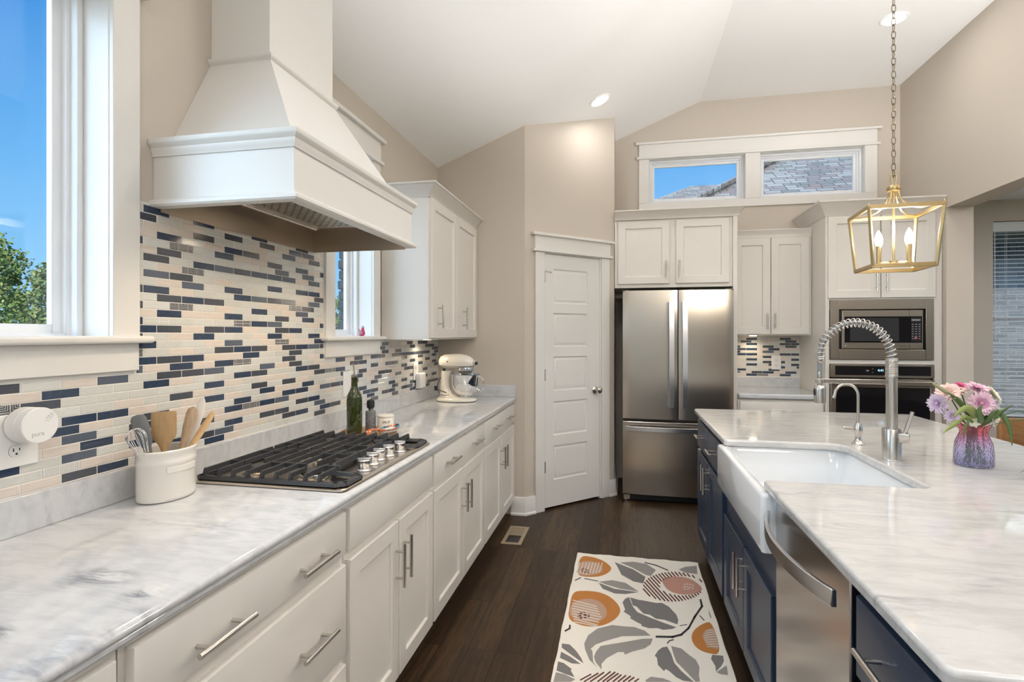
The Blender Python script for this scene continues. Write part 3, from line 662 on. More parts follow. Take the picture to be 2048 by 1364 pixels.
for i in range(17):
    tt = i/16; x = .022+.84*tt; o = .030+.022*math.sin(math.pi*tt); yy = 4.585-o-.006*math.sin(math.pi*tt)
    L.append([(x, yy, .600), (x, yy, .638), (x, yy-.012, .638), (x, yy-.012, .600)])
mb.loft(L); mb.box(.024, .055, 4.55, 4.592, .605, .633); mb.box(.828, .86, 4.55, 4.592, .605, .633); part(d3, 'handle', mb, M['knobm'], bevel=.002)
text_part(d2, 'badge', 'WHIRLPOOL', .016, FR((.738, 4.589, 1.675), (1,0,0), (0,-1,0)), M['chrome'])
b = MB(); b.box(.03, .85, 4.64, 4.67, .004, .06); part(fr, 'base_grille', b, M['black'], bevel=.003)
for x in (.03, .82):
    b = MB(); b.box(x-.02, x+.03, 4.60, 4.66, .018, .058); b.cyl((x, 4.62, .0005), (x, 4.62, .02), .014, n=14); part(fr, 'foot', b, M['steel'])
# surround
def cab_box(name, label, x0, x1, y0, z0, z1, group=None, y1=YB-.001):
    c = thing(name, label, 'cabinet', ((x0+x1)/2, (y0+y1)/2, z0), group)
    b = MB(); b.box(x0, x1, y0, y1, z0, z1); part(c, 'body', b, M['cab'], bevel=.0012); return c
c = cab_box('wall_cabinet', 'deep white two door cabinet directly above the refrigerator', -.066, .900, 4.752, 1.803, 2.400)
b = MB(); b.box(.9005, .935, 4.735, YB-.001, 0.001, 2.400); part(c, 'side_panel', b, M['cab'], bevel=.0012)
T = TBK(4.752); door(c, T, M['cab'], -.038, .392, 1.835, 2.375, .367, 1.955, .145, off=.026); door(c, T, M['cab'], .445, .872, 1.835, 2.375, .473, 1.955, .145, off=.026)
crown(c, [(-.066, 4.735), (.935, 4.735), (.935, 5.338)], 2.388, .074, .060, M['cab'])
c = cab_box('wall_cabinet', 'white two door wall cabinet between the refrigerator panel and oven tower', .936, 1.588, 5.022, 1.392, 2.250)
T = TBK(5.022); door(c, T, M['cab'], .960, 1.258, 1.402, 2.240, 1.230, 1.517, .130, off=.026); door(c, T, M['cab'], 1.264, 1.566, 1.402, 2.240, 1.292, 1.517, .130, off=.026)
crown(c, [(.936, 5.022), (1.588, 5.022)], 2.243, .070, .030, M['cab'])
c = thing('base_cabinet', 'white base cabinet with one drawer beside the refrigerator', 'cabinet', (1.26, 5.0, 0))
b = MB(); b.box(.936, 1.588, 4.725, YB-.002, .105, .874); part(c, 'body', b, M['cab'], smooth=False)
b = MB(); b.box(.936, 1.588, 4.80, YB-.002, .001, .105); part(c, 'toe_kick', b, M['cab'], smooth=False)
T = TBK(4.725); drawer(c, T, M['cab'], .95, 1.575, .72, .850, (1.26,), .15, off=.026); door(c, T, M['cab'], .95, 1.26, .118, .70, 1.23, .56, off=.026); door(c, T, M['cab'], 1.266, 1.575, .118, .70, 1.295, .56, off=.026)
ct = thing('countertop', 'short white marble counter between refrigerator and oven tower', 'countertop', (1.26, 5.0, .875))
b = MB(); b.box(.937, 1.589, 4.690, YB-.002, .8745, .914); part(ct, 'slab', b, M['marble'], bevel=.010, seg=4)
b = MB(); b.box(.94, 1.589, 5.320, YB-.002, .9142, 1.004); part(ct, 'backsplash', b, M['marble'], bevel=.002)
# oven tower
c = thing('oven_tower', 'tall white cabinet tower holding microwave and wall oven', 'cabinet', (2.0, 5.0, 0))
b = MB(); b.box(1.590, 1.618, 4.700, YB-.001, .105, 2.395); b.box(2.350, 2.406, 4.700, YB-.001, .105, 2.395)
b.box(1.618, 2.350, 4.700, YB-.001, 1.675, 2.395); b.box(1.618, 2.350, 4.700, YB-.001, 1.168, 1.200); b.box(1.618, 2.350, 4.700, YB-.001, .105, .450); b.box(1.618, 2.350, 5.25, YB-.001, .45, 1.675)
part(c, 'body', b, M['cab'], smooth=False)
b = MB(); b.box(1.590, 2.406, 4.78, YB-.001, .001, .105); part(c, 'toe_kick', b, M['cab'], smooth=False)
T = TBK(4.700); door(c, T, M['cab'], 1.605, 1.975, 1.688, 2.340, 1.944, 1.815, .155, off=.026); door(c, T, M['cab'], 1.983, 2.356, 1.688, 2.340, 2.014, 1.815, .155, off=.026)
drawer(c, T, M['cab'], 1.605, 2.356, .12, .44, (1.98,), off=.026)
crown(c, [(1.590, 5.338), (1.590, 4.700), (2.406, 4.700)], 2.345, .115, .065, M['cab'])
# microwave
mw = thing('microwave', 'built in stainless microwave with wide steel trim frame', 'microwave', (1.98, 4.9, 1.2))
b = MB()
def frame(mb, T, u0, u1, z0, z1, a0, a1, b0, b1, n0, n1):
    mb.T = T; mb.box(u0, a0, n0, n1, z0, z1); mb.box(a1, u1, n0, n1, z0, z1); mb.box(a0, a1, n0, n1, z0, b0); mb.box(a0, a1, n0, n1, b1, z1); mb.T = None
frame(b, TBK(4.700), 1.621, 2.343, 1.203, 1.672, 1.681, 2.288, 1.282, 1.598, .0005, .020); part(mw, 'trim_frame', b, M['steelf'], bevel=.002)
b = MB(); b.box(1.68, 2.289, 4.712, 5.15, 1.281, 1.599); part(mw, 'cavity_body', b, M['black'], smooth=False)
X = lambda zx: 1.681 + (zx-205)/(1158-205)*(2.288-1.681); Zm = lambda zy: 1.598 - (zy-205)/(648-205)*(.316)
b = MB(); b.T = TBK(4.712); u0, u1, z0, z1 = X(240), X(1138), Zm(645), Zm(210)
lo = lambda i, n: [(u0+i, n, z0+i), (u1-i, n, z0+i), (u1-i, n, z1-i), (u0+i, n, z1-i)]
b.loft([lo(0, 0), lo(0, .022), lo(.006, .028), lo(.010, .028)]); fo = part(mw, 'door', b, M['steelf'], bevel=.001)
b = MB(); b.T = TBK(4.684); b.box(X(270), X(1118), 0, .0015, Zm(572), Zm(285)); part(fo, 'window', b, M['blackglass'], smooth=False)
b = MB(); b.T = TBK(4.6825); b.box(X(330), X(870), 0, .0006, Zm(555), Zm(300)); part(fo, 'mesh_screen', b, mat('grey_screen', (.035,.037,.04), .12), smooth=False)
pn = MB(); pn.T = TBK(4.6825); pn.box(X(1000), X(1108), 0, .001, Zm(565), Zm(292)); pp = part(mw, 'control_panel', pn, mat('panel_black', (.016,.016,.018), .2), smooth=False)
mk = mat('button_grey', (.22,.22,.22), .5); mb = MB(); mb.T = TBK(4.6815)
for i in range(7):
    for j in range(3): mb.box(X(1008+j*36), X(1028+j*36), 0, .0012, Zm(372+i*26+4), Zm(372+i*26-5))
mb.box(X(1004), X(1100), 0, .0012, Zm(335), Zm(315)); part(pp, 'button_rows', mb, mk, smooth=False)
mb = MB(); mb.T = TBK(4.6815); mb.box(X(1036), X(1064), 0, .0014, Zm(533), Zm(510)); part(pp, 'start_button', mb, mat('button_red', (.45,.10,.12), .4), smooth=False)
text_part(fo, 'badge', 'Whirlpool', .018, FR((X(930), 4.683, Zm(610)), (1,0,0), (0,-1,0)), M['olddark'])
mb = MB(); mb.T = FR((X(285), 4.684, Zm(612)), (1,0,0), (0,-1,0)); mb.lathe([(.0075, 0), (.0075, .001), (.006, .0015), (.001, .0015)], n=18); part(fo, 'round_badge', mb, M['chrome'])
mb = MB(); mb.T = TBK(4.684); mb.box(X(982), X(985), -.001, .0006, Zm(645), Zm(210)); part(fo, 'seam', mb, M['black'], smooth=False)
# wall oven
ov = thing('wall_oven', 'built in black glass wall oven with a lit blue clock', 'oven', (1.98, 4.9, .45))
b = MB(); b.box(1.640, 2.330, 4.705, 5.22, .452, 1.160); part(ov, 'oven_box', b, M['black'], smooth=False)
b = MB(); b.T = TBK(4.700); b.box(1.621, 2.345, .0005, .024, 1.062, 1.165); cp = part(ov, 'control_panel', b, M['steelf'], bevel=.002)
b = MB(); b.T = TBK(4.676); b.box(1.652, 2.320, 0, .0012, 1.080, 1.152); part(cp, 'black_glass_strip', b, M['blackglass'], smooth=False)
text_part(cp, 'clock', '4:41', .026, FR((1.975, 4.6742, 1.119), (1,0,0), (0,-1,0)), M['clock'], label='lit blue digits 4:41')
b = MB(); b.T = TBK(4.6748)
b.box(1.872, 1.892, 0, .0004, 1.111, 1.122); b.box(1.915, 1.922, 0, .0004, 1.127, 1.133); b.box(1.915, 1.922, 0, .0004, 1.099, 1.105); part(cp, 'touch_icons', b, mk, smooth=False)
b = MB(); b.T = TBK(4.700)
frame(b, TBK(4.700), 1.621, 2.345, .462, 1.050, 1.655, 2.312, .53, .985, .0005, .030); od = part(ov, 'door', b, M['steelf'], bevel=.002)
b = MB(); b.box(1.654, 2.313, 4.672, 4.69, .529, .986); part(od, 'window', b, M['blackglass'], smooth=False)
b = MB(); b.box(1.635, 2.331, 4.612, 4.632, 1.005, 1.040)
for x in (1.66, 2.29): b.box(x, x+.02, 4.62, 4.672, 1.010, 1.035)
part(od, 'handle', b, M['steelf'], bevel=.005, seg=3)
# ============================================================ ISLAND
FX = .475
TI = Matrix(((0, -1, 0, FX+.020), (1, 0, 0, 0), (0, 0, 1, 0), (0, 0, 0, 1)))   # u=y, n=-x
def isl(name, label, y0, y1, z1=.880, x1=1.05):
    c = thing(name, label, 'cabinet', ((FX+x1)/2, (y0+y1)/2, 0), 'navy island cabinets')
    b = MB(); b.box(FX+.020, x1, y0+.0006, y1-.0006, .105, z1); part(c, 'body', b, M['navy'], smooth=False)
    b = MB(); b.box(FX+.09, x1, y0+.0006, y1-.0006, .001, .105); part(c, 'toe_kick', b, M['navy'], smooth=False)
    return c
c = isl('island_cabinet', 'navy island cabinet nearest the refrigerator with two drawers over two doors', 2.745, 3.640)
for a, b_, hu in ((2.760, 3.200, 2.98), (3.208, 3.628, 3.42)):
    drawer(c, TI, M['navy'], a, b_, .685, .858, (hu,), .13, .775, off=.036)
door(c, TI, M['navy'], 2.760, 3.200, .118, .665, 3.165, .575, .150, off=.030); door(c, TI, M['navy'], 3.208, 3.628, .118, .665, 3.245, .575, .150, off=.030)
c = isl('island_cabinet', 'navy two door cabinet under the white farmhouse sink', 1.862, 2.744, z1=.665)
door(c, TI, M['navy'], 1.885, 2.292, .118, .545, 2.262, .435, .150, off=.030); door(c, TI, M['navy'], 2.300, 2.712, .118, .545, 2.332, .435, .150, off=.030)
c = isl('island_cabinet', 'navy island drawer cabinet nearest the camera', .905, 1.262)
for a, b_ in ((.690, .858), (.415, .672), (.118, .397)): drawer(c, TI, M['navy'], .915, 1.238, a, b_, (1.075,), .16, (a+b_)/2+.01, off=.034)
c = thing('island_rear_cabinet', 'navy panelled back of the island on the seating side', 'cabinet', (1.24, 2.27, 0))
b = MB(); b.box(1.0505, 1.42, .905, 3.64, .001, .660); b.box(1.0505, 1.42, .905, 1.80, .660, .880); b.box(1.0505, 1.42, 2.75, 3.64, .660, .880); b.box(1.0505, 1.42, 1.80, 2.75, .66, .880); part(c, 'body', b, M['navy'], smooth=False)
T = Matrix(((0, 1, 0, 1.42), (1, 0, 0, 0), (0, 0, 1, 0), (0, 0, 0, 1)))
for i in range(4): part(c, 'panel', shaker_mb(T, .92+i*.68, 1.58+i*.68, .10, .86, rail=.07), M['navy'])
# dishwasher
dw = thing('dishwasher', 'stainless dishwasher in the island with a bowed bar handle', 'dishwasher', (.75, 1.57, 0))
b = MB(); b.box(.530, 1.045, 1.272, 1.856, .105, .876); part(dw, 'tub_body', b, M['black'], smooth=False)
b = MB(); b.T = TI; b.box(1.285, 1.857, -.035, .012, .11, .866); dd = part(dw, 'door', b, brushed('dishwasher_steel', (.52,.49,.47), .20, (3, 700, 3), .05), bevel=.004, seg=3)
b = MB(); b.box(.545, 1.04, 1.29, 1.85, .001, .10); part(dw, 'kick_plate', b, M['black'], smooth=False)
mb = MB(); L = []
for i in range(19):
    tt = i/18; y = 1.850-.545*tt; o = .018+.050*math.sin(math.pi*tt)**.8; n0 = FX+.008-o
    L.append([(n0, y, .795), (n0, y, .835), (n0-.012, y, .835), (n0-.012, y, .795)])
mb.loft(L); part(dd, 'handle', mb, M['knobm'], bevel=.002, label='bowed satin bar handle')
# island top with sink notch
def arc(cx, cy, r, a0, a1, n=8): return [(cx+r*math.cos(math.radians(a0+(a1-a0)*i/n)), cy+r*math.sin(math.radians(a0+(a1-a0)*i/n))) for i in range(n+1)]
X0, X1, Y0, Y1 = .460, 1.720, .885, 3.690; NX, NYa, NYb = .955, 1.925, 2.625
pl_ = arc(X0+.02, Y0+.02, .02, 180, 270) + arc(X1-.05, Y0+.05, .05, 270, 360) + arc(X1-.03, Y1-.03, .03, 0, 90) + arc(X0+.02, Y1-.02, .02, 90, 180)
pl_ += arc(X0+.018, NYb+.018, .018, 180, 270) + arc(NX-.07, NYb-.07, .07, 90, 0) + arc(NX-.03, NYa+.03, .03, 0, -90) + arc(X0+.018, NYa-.018, .018, 90, 180)
b = MB(); b.prism(pl_, .8835, .914)
solo('island_countertop', 'large white marble island top with grey veins and a sink cutout', 'countertop', b, M['marble2'], (1.09, 2.28, .8835), bevel=.009, seg=4, ang=50)
# sink
sk = MB(); SX0, SX1, SY0, SY1 = .440, 1.000, 1.862, 2.690
lo = lambda x0, x1, y0, y1, r, z: [(x, y, z) for x, y in rrect(x0, x1, y0, y1, r, 6)]
zb, ztp = .686, .8825
sk.loft([lo(SX0+.014, SX1, SY0+.014, SY1-.014, .012, zb), lo(SX0+.004, SX1, SY0+.004, SY1-.004, .014, zb+.004), lo(SX0, SX1, SY0, SY1, .016, zb+.016), lo(SX0, SX1, SY0, SY1, .016, ztp-.012),
         lo(SX0+.004, SX1-.004, SY0+.004, SY1-.004, .016, ztp-.003), lo(SX0+.012, SX1-.012, SY0+.012, SY1-.012, .018, ztp),
         lo(SX0+.030, SX1-.032, SY0+.036, SY1-.036, .05, ztp), lo(SX0+.036, SX1-.038, SY0+.042, SY1-.042, .05, ztp-.006), lo(SX0+.040, SX1-.042, SY0+.046, SY1-.046, .055, ztp-.10),
         lo(SX0+.046, SX1-.048, SY0+.052, SY1-.052, .06, zb+.035), lo(SX0+.07, SX1-.07, SY0+.08, SY1-.08, .06, zb+.016), lo(SX0+.2, SX1-.2, SY0+.35, SY1-.35, .03, zb+.012)])
s_ = solo('farmhouse_sink', 'white porcelain apron front sink set in the island', 'sink', sk, M['porc'], (.72, 2.276, zb), ang=50)
b = MB(); b.lathe([(.045, 0), (.045, .003), (.036, .003), (.03, .001), (.001, .001)], (.72, 2.276, zb+.0125), 24); part(s_, 'drain', b, M['chrome'])
b = MB(); b.T = FR((.9555, 2.21, .825), (0,-1,0), (-1,0,0)); b.lathe([(.011, 0), (.011, .002), (.009, .003), (.0085, .001), (.001, .001)], n=20); part(s_, 'overflow_ring', b, M['knobm'])

# ============================================================ FAUCETS
FXc, FYc = 1.022, 2.330
f = thing('kitchen_faucet', 'tall brushed nickel faucet with a coiled spring arch', 'faucet', (FXc, FYc, .914))
b = MB(); b.lathe([(.034, 0), (.034, .002), (.0325, .004), (.0325, .118), (.031, .121), (.020, .121)], (FXc, FYc, .9142), 32); part(f, 'base_body', b, M['nickel'])
b = MB(); b.cyl((FXc, FYc, 1.03), (FXc, FYc, 1.232), .0195, n=28); part(f, 'riser', b, M['nickel'])
b = MB(); b.tube([(FXc, FYc, z) for z in (1.232, 1.30)], .014, 16)
hp = [(FXc+.0195*math.cos(t), FYc+.0195*math.sin(t), 1.234 + .0052*t/(2*math.pi)) for t in [i*math.pi/8 for i in range(16*14)]]
b.tube(hp, .0024, 6); part(f, 'tight_coil', b, M['nickel'], ang=60)
Rr = .127; cxa = FXc - Rr
def archp(t): return Vector((cxa + Rr*math.cos(t), FYc, 1.307 + Rr*math.sin(t)*1.10))
path = [Vector((FXc, FYc, 1.30))] + [archp(math.pi*i/40) for i in range(41)] + [Vector((cxa-Rr, FYc, 1.285))]
b = MB(); b.tube(path + [Vector((cxa-Rr, FYc, 1.24))], .0085, 12); part(f, 'hose', b, mat('grey_braided_hose', (.30,.31,.32), .35, .6))
dense = []
TT = 25
for i in range(TT*14+1):
    s_ = i/(TT*14); t = math.pi*s_; p = archp(t); tg = (archp(t+.01)-archp(t-.01)).normalized(); nrm = Vector((tg.z, 0, -tg.x)); bi = Vector((0, 1, 0)); a = 2*math.pi*TT*s_
    dense.append(p + (nrm*math.cos(a) + bi*math.sin(a))*.0165)
b = MB(); b.tube(dense, .0023, 6); part(f, 'spring_coil', b, M['nickel'], ang=60)
hx = cxa - Rr
b = MB(); b.lathe([(.014, 0), (.015, .003), (.012, .006), (.015, .009), (.012, .012), (.015, .015), (.014, .018)], (hx, FYc, 1.288), 20); part(f, 'spring_collar', b, M['nickel'])
b = MB(); b.lathe([(.0185, 0), (.0215, .002), (.0215, .055), (.020, .066), (.017, .070), (.0085, .072), (.0085, .076), (.011, .09), (.0085, .125)], (hx, FYc, 1.128), 28); sp = part(f, 'spray_head', b, M['nickel'])
b = MB(); b.sphere((hx-.021, FYc-.006, 1.172), .007, 12, 8, sc=(.7, .8, 2.2)); part(sp, 'spray_button', b, M['black'])
b = MB(); b.box(hx+.006, FXc-.017, FYc-.006, FYc+.006, 1.207, 1.225); b.lathe([(.012, 0), (.0165, 0), (.0165, .018), (.012, .018)], (hx, FYc, 1.207), 24, cap=False); part(f, 'support_arm', b, M['nickel'], bevel=.002)
b = MB(); d_ = Vector((1, -.35, 0)).normalized(); a0 = Vector((FXc, FYc, 1.010)) + d_*.02
b.T = FR(a0, (-d_.y, d_.x, 0), d_); b.prism([(x, y) for x, y in arc(0, 0, .030, 180, 360, 16) + [(.030, .012), (-.030, .012)]], 0.0, .034); b.T = None
hv = part(f, 'valve_body', b, M['nickel'], bevel=.003)
b = MB(); h0 = a0 + d_*.020 + Vector((0,0,.005)); b.tube([h0, h0 + Vector((.022, -.012, .090))], [.0075, .0065], 14); part(hv, 'lever', b, M['nickel'])
f = thing('filter_tap', 'small brushed nickel gooseneck water filter tap beside the faucet', 'faucet', (1.022, 2.632, .914))
x, y = 1.022, 2.632
b = MB(); b.lathe([(.026, 0), (.0255, .003), (.018, .010), (.011, .024), (.013, .040), (.0185, .058), (.018, .070), (.011, .092), (.0095, .096)], (x, y, .9142), 28); part(f, 'base_body', b, M['nickel'])
pth = [Vector((x, y, 1.008)), Vector((x, y, 1.125))] + [Vector((x-.047+.047*math.cos(t), y, 1.130+.050*math.sin(t))) for t in [math.pi*i/16 for i in range(15)]]
pth += [Vector((x-.0945, y, 1.128)), Vector((x-.100, y, 1.116))]
b = MB(); b.tube(pth, .0058, 14); b.cyl(pth[-2], pth[-1], .0072); part(f, 'spout', b, M['nickel'])
b = MB(); b.tube([(x, y, .980), (x-.02, y, .983), (x-.056, y-.003, .986)], [.004, .0045, .0075], 12); b.sphere((x-.058, y-.003, .986), .0074, 12, 8); part(f, 'lever', b, M['nickel'])
# ============================================================ VASE OF FLOWERS
def vase_mat():
    m = bpy.data.materials.new('purple_to_red_glass'); m.use_nodes = True; t = NT(m)
    tc_ = t.coord(); sp_ = t.n('SeparateXYZ'); t.l(tc_, sp_.inputs[0])
    r = t.ramp(t.math('DIVIDE', sp_.outputs['Z'], .16), [(.0, (.72,.74,.98)), (.45, (.84,.80,.985)), (.62, (.93,.62,.88)), (.80, (.96,.40,.46))])
    t.l(r, t.b.inputs['Base Color']); t.b.inputs['Transmission Weight'].default_value = .92; t.b.inputs['Roughness'].default_value = .03; t.b.inputs['IOR'].default_value = 1.25
    vo = t.n('TexVoronoi'); t.l(tc_, vo.inputs['Vector']); vo.inputs['Scale'].default_value = 110; t.bump(vo.outputs['Distance'], .7, .004); return m
VX, VY = 1.275, 2.290
VS = 1.0
va = thing('glass_vase', 'textured glass vase fading from red rim to purple base', 'vase', (VX, VY, .914))
b = MB(); pr = [(.002, .001), (.055, .001), (.060, .006), (.0595, .05), (.056, .085), (.047, .108), (.041, .122), (.044, .135), (.052, .150), (.053, .152), (.050, .151), (.041, .135), (.038, .122), (.044, .108), (.053, .085), (.0565, .05), (.056, .010), (.002, .008)]
b.lathe(pr, (VX, VY, .9142), 48); part(va, 'glass_body', b, vase_mat(), ang=60)
wm = mat('water', (.86,.88,1), .0, Transmission_Weight=1.0, IOR=1.12)
M['leaf'] = mat('green_leaf', (.075,.13,.035), .45); M['leaf2'] = mat('yellow_green_leaf', (.25,.30,.09), .5); M['stem'] = mat('green_stem', (.06,.10,.03), .5)
def flower(label, c, r, cols, direction=(0,0,1), layers=5, n=24, name='chrysanthemum', stem=True, flat=.35):
    c = Vector(c); z = Vector(direction).normalized(); u = z.orthogonal().normalized(); w_ = z.cross(u)
    rr = random.Random(int(abs(c.x*9999+c.z*777)))
    t_ = thing(name, label, 'flower', tuple(c), 'cut flowers in the glass vase')
    mb = MB()
    for L in range(layers):
        el = .08 + L*(1.25/layers); ln = r*(1-.17*L)
        for k in range(n-2*L):
            a = 2*math.pi*(k+.5*(L % 2))/(n-2*L) + rr.uniform(-.1, .1); e_ = el + rr.uniform(-.12, .12); l = ln*rr.uniform(.85, 1.05)
            d = (u*math.cos(a) + w_*math.sin(a)); sd = (w_*math.cos(a) - u*math.sin(a)); wd = r*.082
            pts = []
            for tt, ww in ((.08, .35), (.35, .8), (.7, 1.0), (.92, .8), (1.0, .15)):
                e2 = e_ - .5*tt*(1-L/layers); p = c + d*(l*tt*math.cos(e2)) + z*(l*tt*math.sin(e_)*.75)
                cup = z*(wd*.35*ww); pts.append((p - sd*wd*ww + cup, p, p + sd*wd*ww + cup))
            vs = [q_ for p3 in pts for q_ in p3]; fs = []
            for i in range(4): fs += [(i*3, i*3+1, i*3+4, i*3+3), (i*3+1, i*3+2, i*3+5, i*3+4)]
            mb.add(vs, fs, min(L*len(cols)//layers, len(cols)-1))
    part(t_, 'petals', mb, cols, ang=80)
    b2 = MB(); b2.sphere(c + z*r*.16, r*.13, 10, 6); part(t_, 'flower_centre', b2, cols[-1])
    if stem:
        b3 = MB(); neck = Vector((VX+rr.uniform(-.02, .02), VY+rr.uniform(-.02, .02), 1.05)); foot = Vector((VX+rr.uniform(-.03, .03), VY+rr.uniform(-.03, .03), .93))
        b3.tube([c - z*.002, c - z*r*.5, c.lerp(neck, .55), neck, foot], .0022, 6); part(t_, 'stem', b3, M['stem'])
pk = [mat('pink_petal', (.70,.47,.56), .6), mat('deep_pink_petal', (.52,.24,.36), .6)]; wp = [mat('cream_petal', (.80,.76,.66), .6), mat('ivory_petal', (.82,.78,.60), .6)]
lp = [mat('lilac_petal', (.66,.54,.66), .6), mat('violet_petal', (.50,.36,.54), .6)]; pp_ = [mat('peach_petal', (.80,.60,.54), .6), mat('blush_petal', (.70,.46,.40), .6)]; hot = [mat('magenta_petal', (.58,.08,.22), .6)]
FL = [('large pink chrysanthemum facing forward in the middle of the bouquet', (1.268, 2.235, 1.150), .050, pk, (-.3, -1, .25)),
 ('peach and white chrysanthemum at the upper left of the bouquet', (1.180, 2.262, 1.185), .044, pp_, (-.5, -.6, .7)),
 ('lilac chrysanthemum at the far left of the bouquet', (1.140, 2.250, 1.145), .042, lp, (-1, -.5, .1)),
 ('pink chrysanthemum at the top of the bouquet', (1.282, 2.285, 1.198), .044, pk, (.1, -.5, .9)),
 ('cream chrysanthemum at the upper right of the bouquet', (1.335, 2.290, 1.178), .042, wp, (.6, -.5, .5)),
 ('cream chrysanthemum hanging low on the right of the bouquet', (1.322, 2.262, 1.105), .045, wp, (.7, -.8, -.1)),
 ('blush chrysanthemum behind the pink ones', (1.225, 2.300, 1.190), .042, pp_, (-.1, -.4, 1)),
 ('small lilac pink blossom low on the left', (1.172, 2.225, 1.105), .028, lp, (-.5, -1, -.2)),
 ('small magenta bloom at the top left of centre', (1.222, 2.270, 1.212), .020, hot, (0, -.5, .8)),
 ('white blossom just above the vase rim', (1.250, 2.245, 1.085), .024, wp, (-.4, -1, .2))]
for lb, c_, r_, cl, dr in FL: flower(lb, c_, r_*1.04, cl, dr)
lv = thing('bouquet_foliage', 'green leaves and grass blades spilling from the flower vase', 'leaves', (VX, VY, 1.06))
def blade(pts, w, m):
    mb = MB(); pts = [Vector(p) for p in pts]; k = len(pts); vs = []; fs = []
    # smooth
    P = []
    for i in range(k-1):
        for s_ in range(4):
            t = s_/4; a = pts[max(i-1, 0)]; b_ = pts[i]; c_ = pts[i+1]; d_ = pts[min(i+2, k-1)]
            P.append(.5*((2*b_)+(c_-a)*t+(2*a-5*b_+4*c_-d_)*t*t+(3*b_-a-3*c_+d_)*t**3))
    P.append(pts[-1]); n = len(P)
    for i, p in enumerate(P):
        d = (P[min(i+1, n-1)]-P[max(i-1, 0)]).normalized(); sd = d.cross(Vector((.25, .9, .2))).normalized(); ww = w*max(.05, math.sin(math.pi*min(.97, .12+.86*i/(n-1))))
        nn = sd.cross(d)*ww*.3
        vs += [p-sd*ww+nn, p, p+sd*ww+nn]
    for i in range(n-1): fs += [(i*3, i*3+1, i*3+4, i*3+3), (i*3+1, i*3+2, i*3+5, i*3+4)]
    mb.add(vs, fs); o = part(lv, 'leaf', mb, m, ang=80); sm = o.modifiers.new('thick', 'SOLIDIFY'); sm.thickness = .0006
    return o
nk = (VX, VY-.02, 1.055)
blade([nk, (1.31, 2.245, 1.125), (1.345, 2.225, 1.085), (1.352, 2.215, 1.005)], .009, M['leaf'])
blade([nk, (1.24, 2.225, 1.115), (1.20, 2.20, 1.135), (1.160, 2.195, 1.105)], .014, M['leaf2'])
blade([nk, (1.215, 2.225, 1.10), (1.17, 2.21, 1.075), (1.130, 2.20, 1.045)], .010, M['leaf2'])
blade([nk, (1.30, 2.24, 1.09), (1.325, 2.23, 1.12), (1.36, 2.225, 1.15)], .008, M['leaf'])
blade([nk, (1.22, 2.24, 1.13), (1.19, 2.23, 1.165), (1.155, 2.225, 1.19)], .008, M['leaf'])
blade([nk, (1.225, 2.22, 1.09), (1.20, 2.205, 1.055), (1.195, 2.20, 1.02)], .005, M['leaf'])
blade([nk, (1.26, 2.22, 1.09), (1.245, 2.205, 1.125), (1.25, 2.20, 1.15)], .010, M['leaf'])
blade([nk, (1.20, 2.25, 1.16), (1.14, 2.245, 1.205), (1.112, 2.240, 1.225)], .008, mat('pink_green_bud', (.35,.33,.20), .5))
blade([nk, (1.285, 2.22, 1.10), (1.295, 2.21, 1.125), (1.31, 2.21, 1.13)], .007, M['leaf'])
for pts in ([nk, (1.36, 2.20, 1.13), (1.45, 2.19, 1.08), (1.50, 2.17, .990)], [nk, (1.40, 2.22, 1.10), (1.50, 2.20, 1.06), (1.56, 2.18, 1.02)], [(1.395, 2.20, 1.01), (1.415, 2.19, .975), (1.375, 2.17, .945), (1.340, 2.16, .922)]): blade(pts, .0022, M['leaf'])
b = MB()
for i in range(7): b.tube([(VX+random.uniform(-.02, .02), VY+random.uniform(-.02, .02), 1.05), (VX+random.uniform(-.035, .035), VY+random.uniform(-.035, .035), .925)], .0025, 6)
part(lv, 'stems', b, M['stem'])
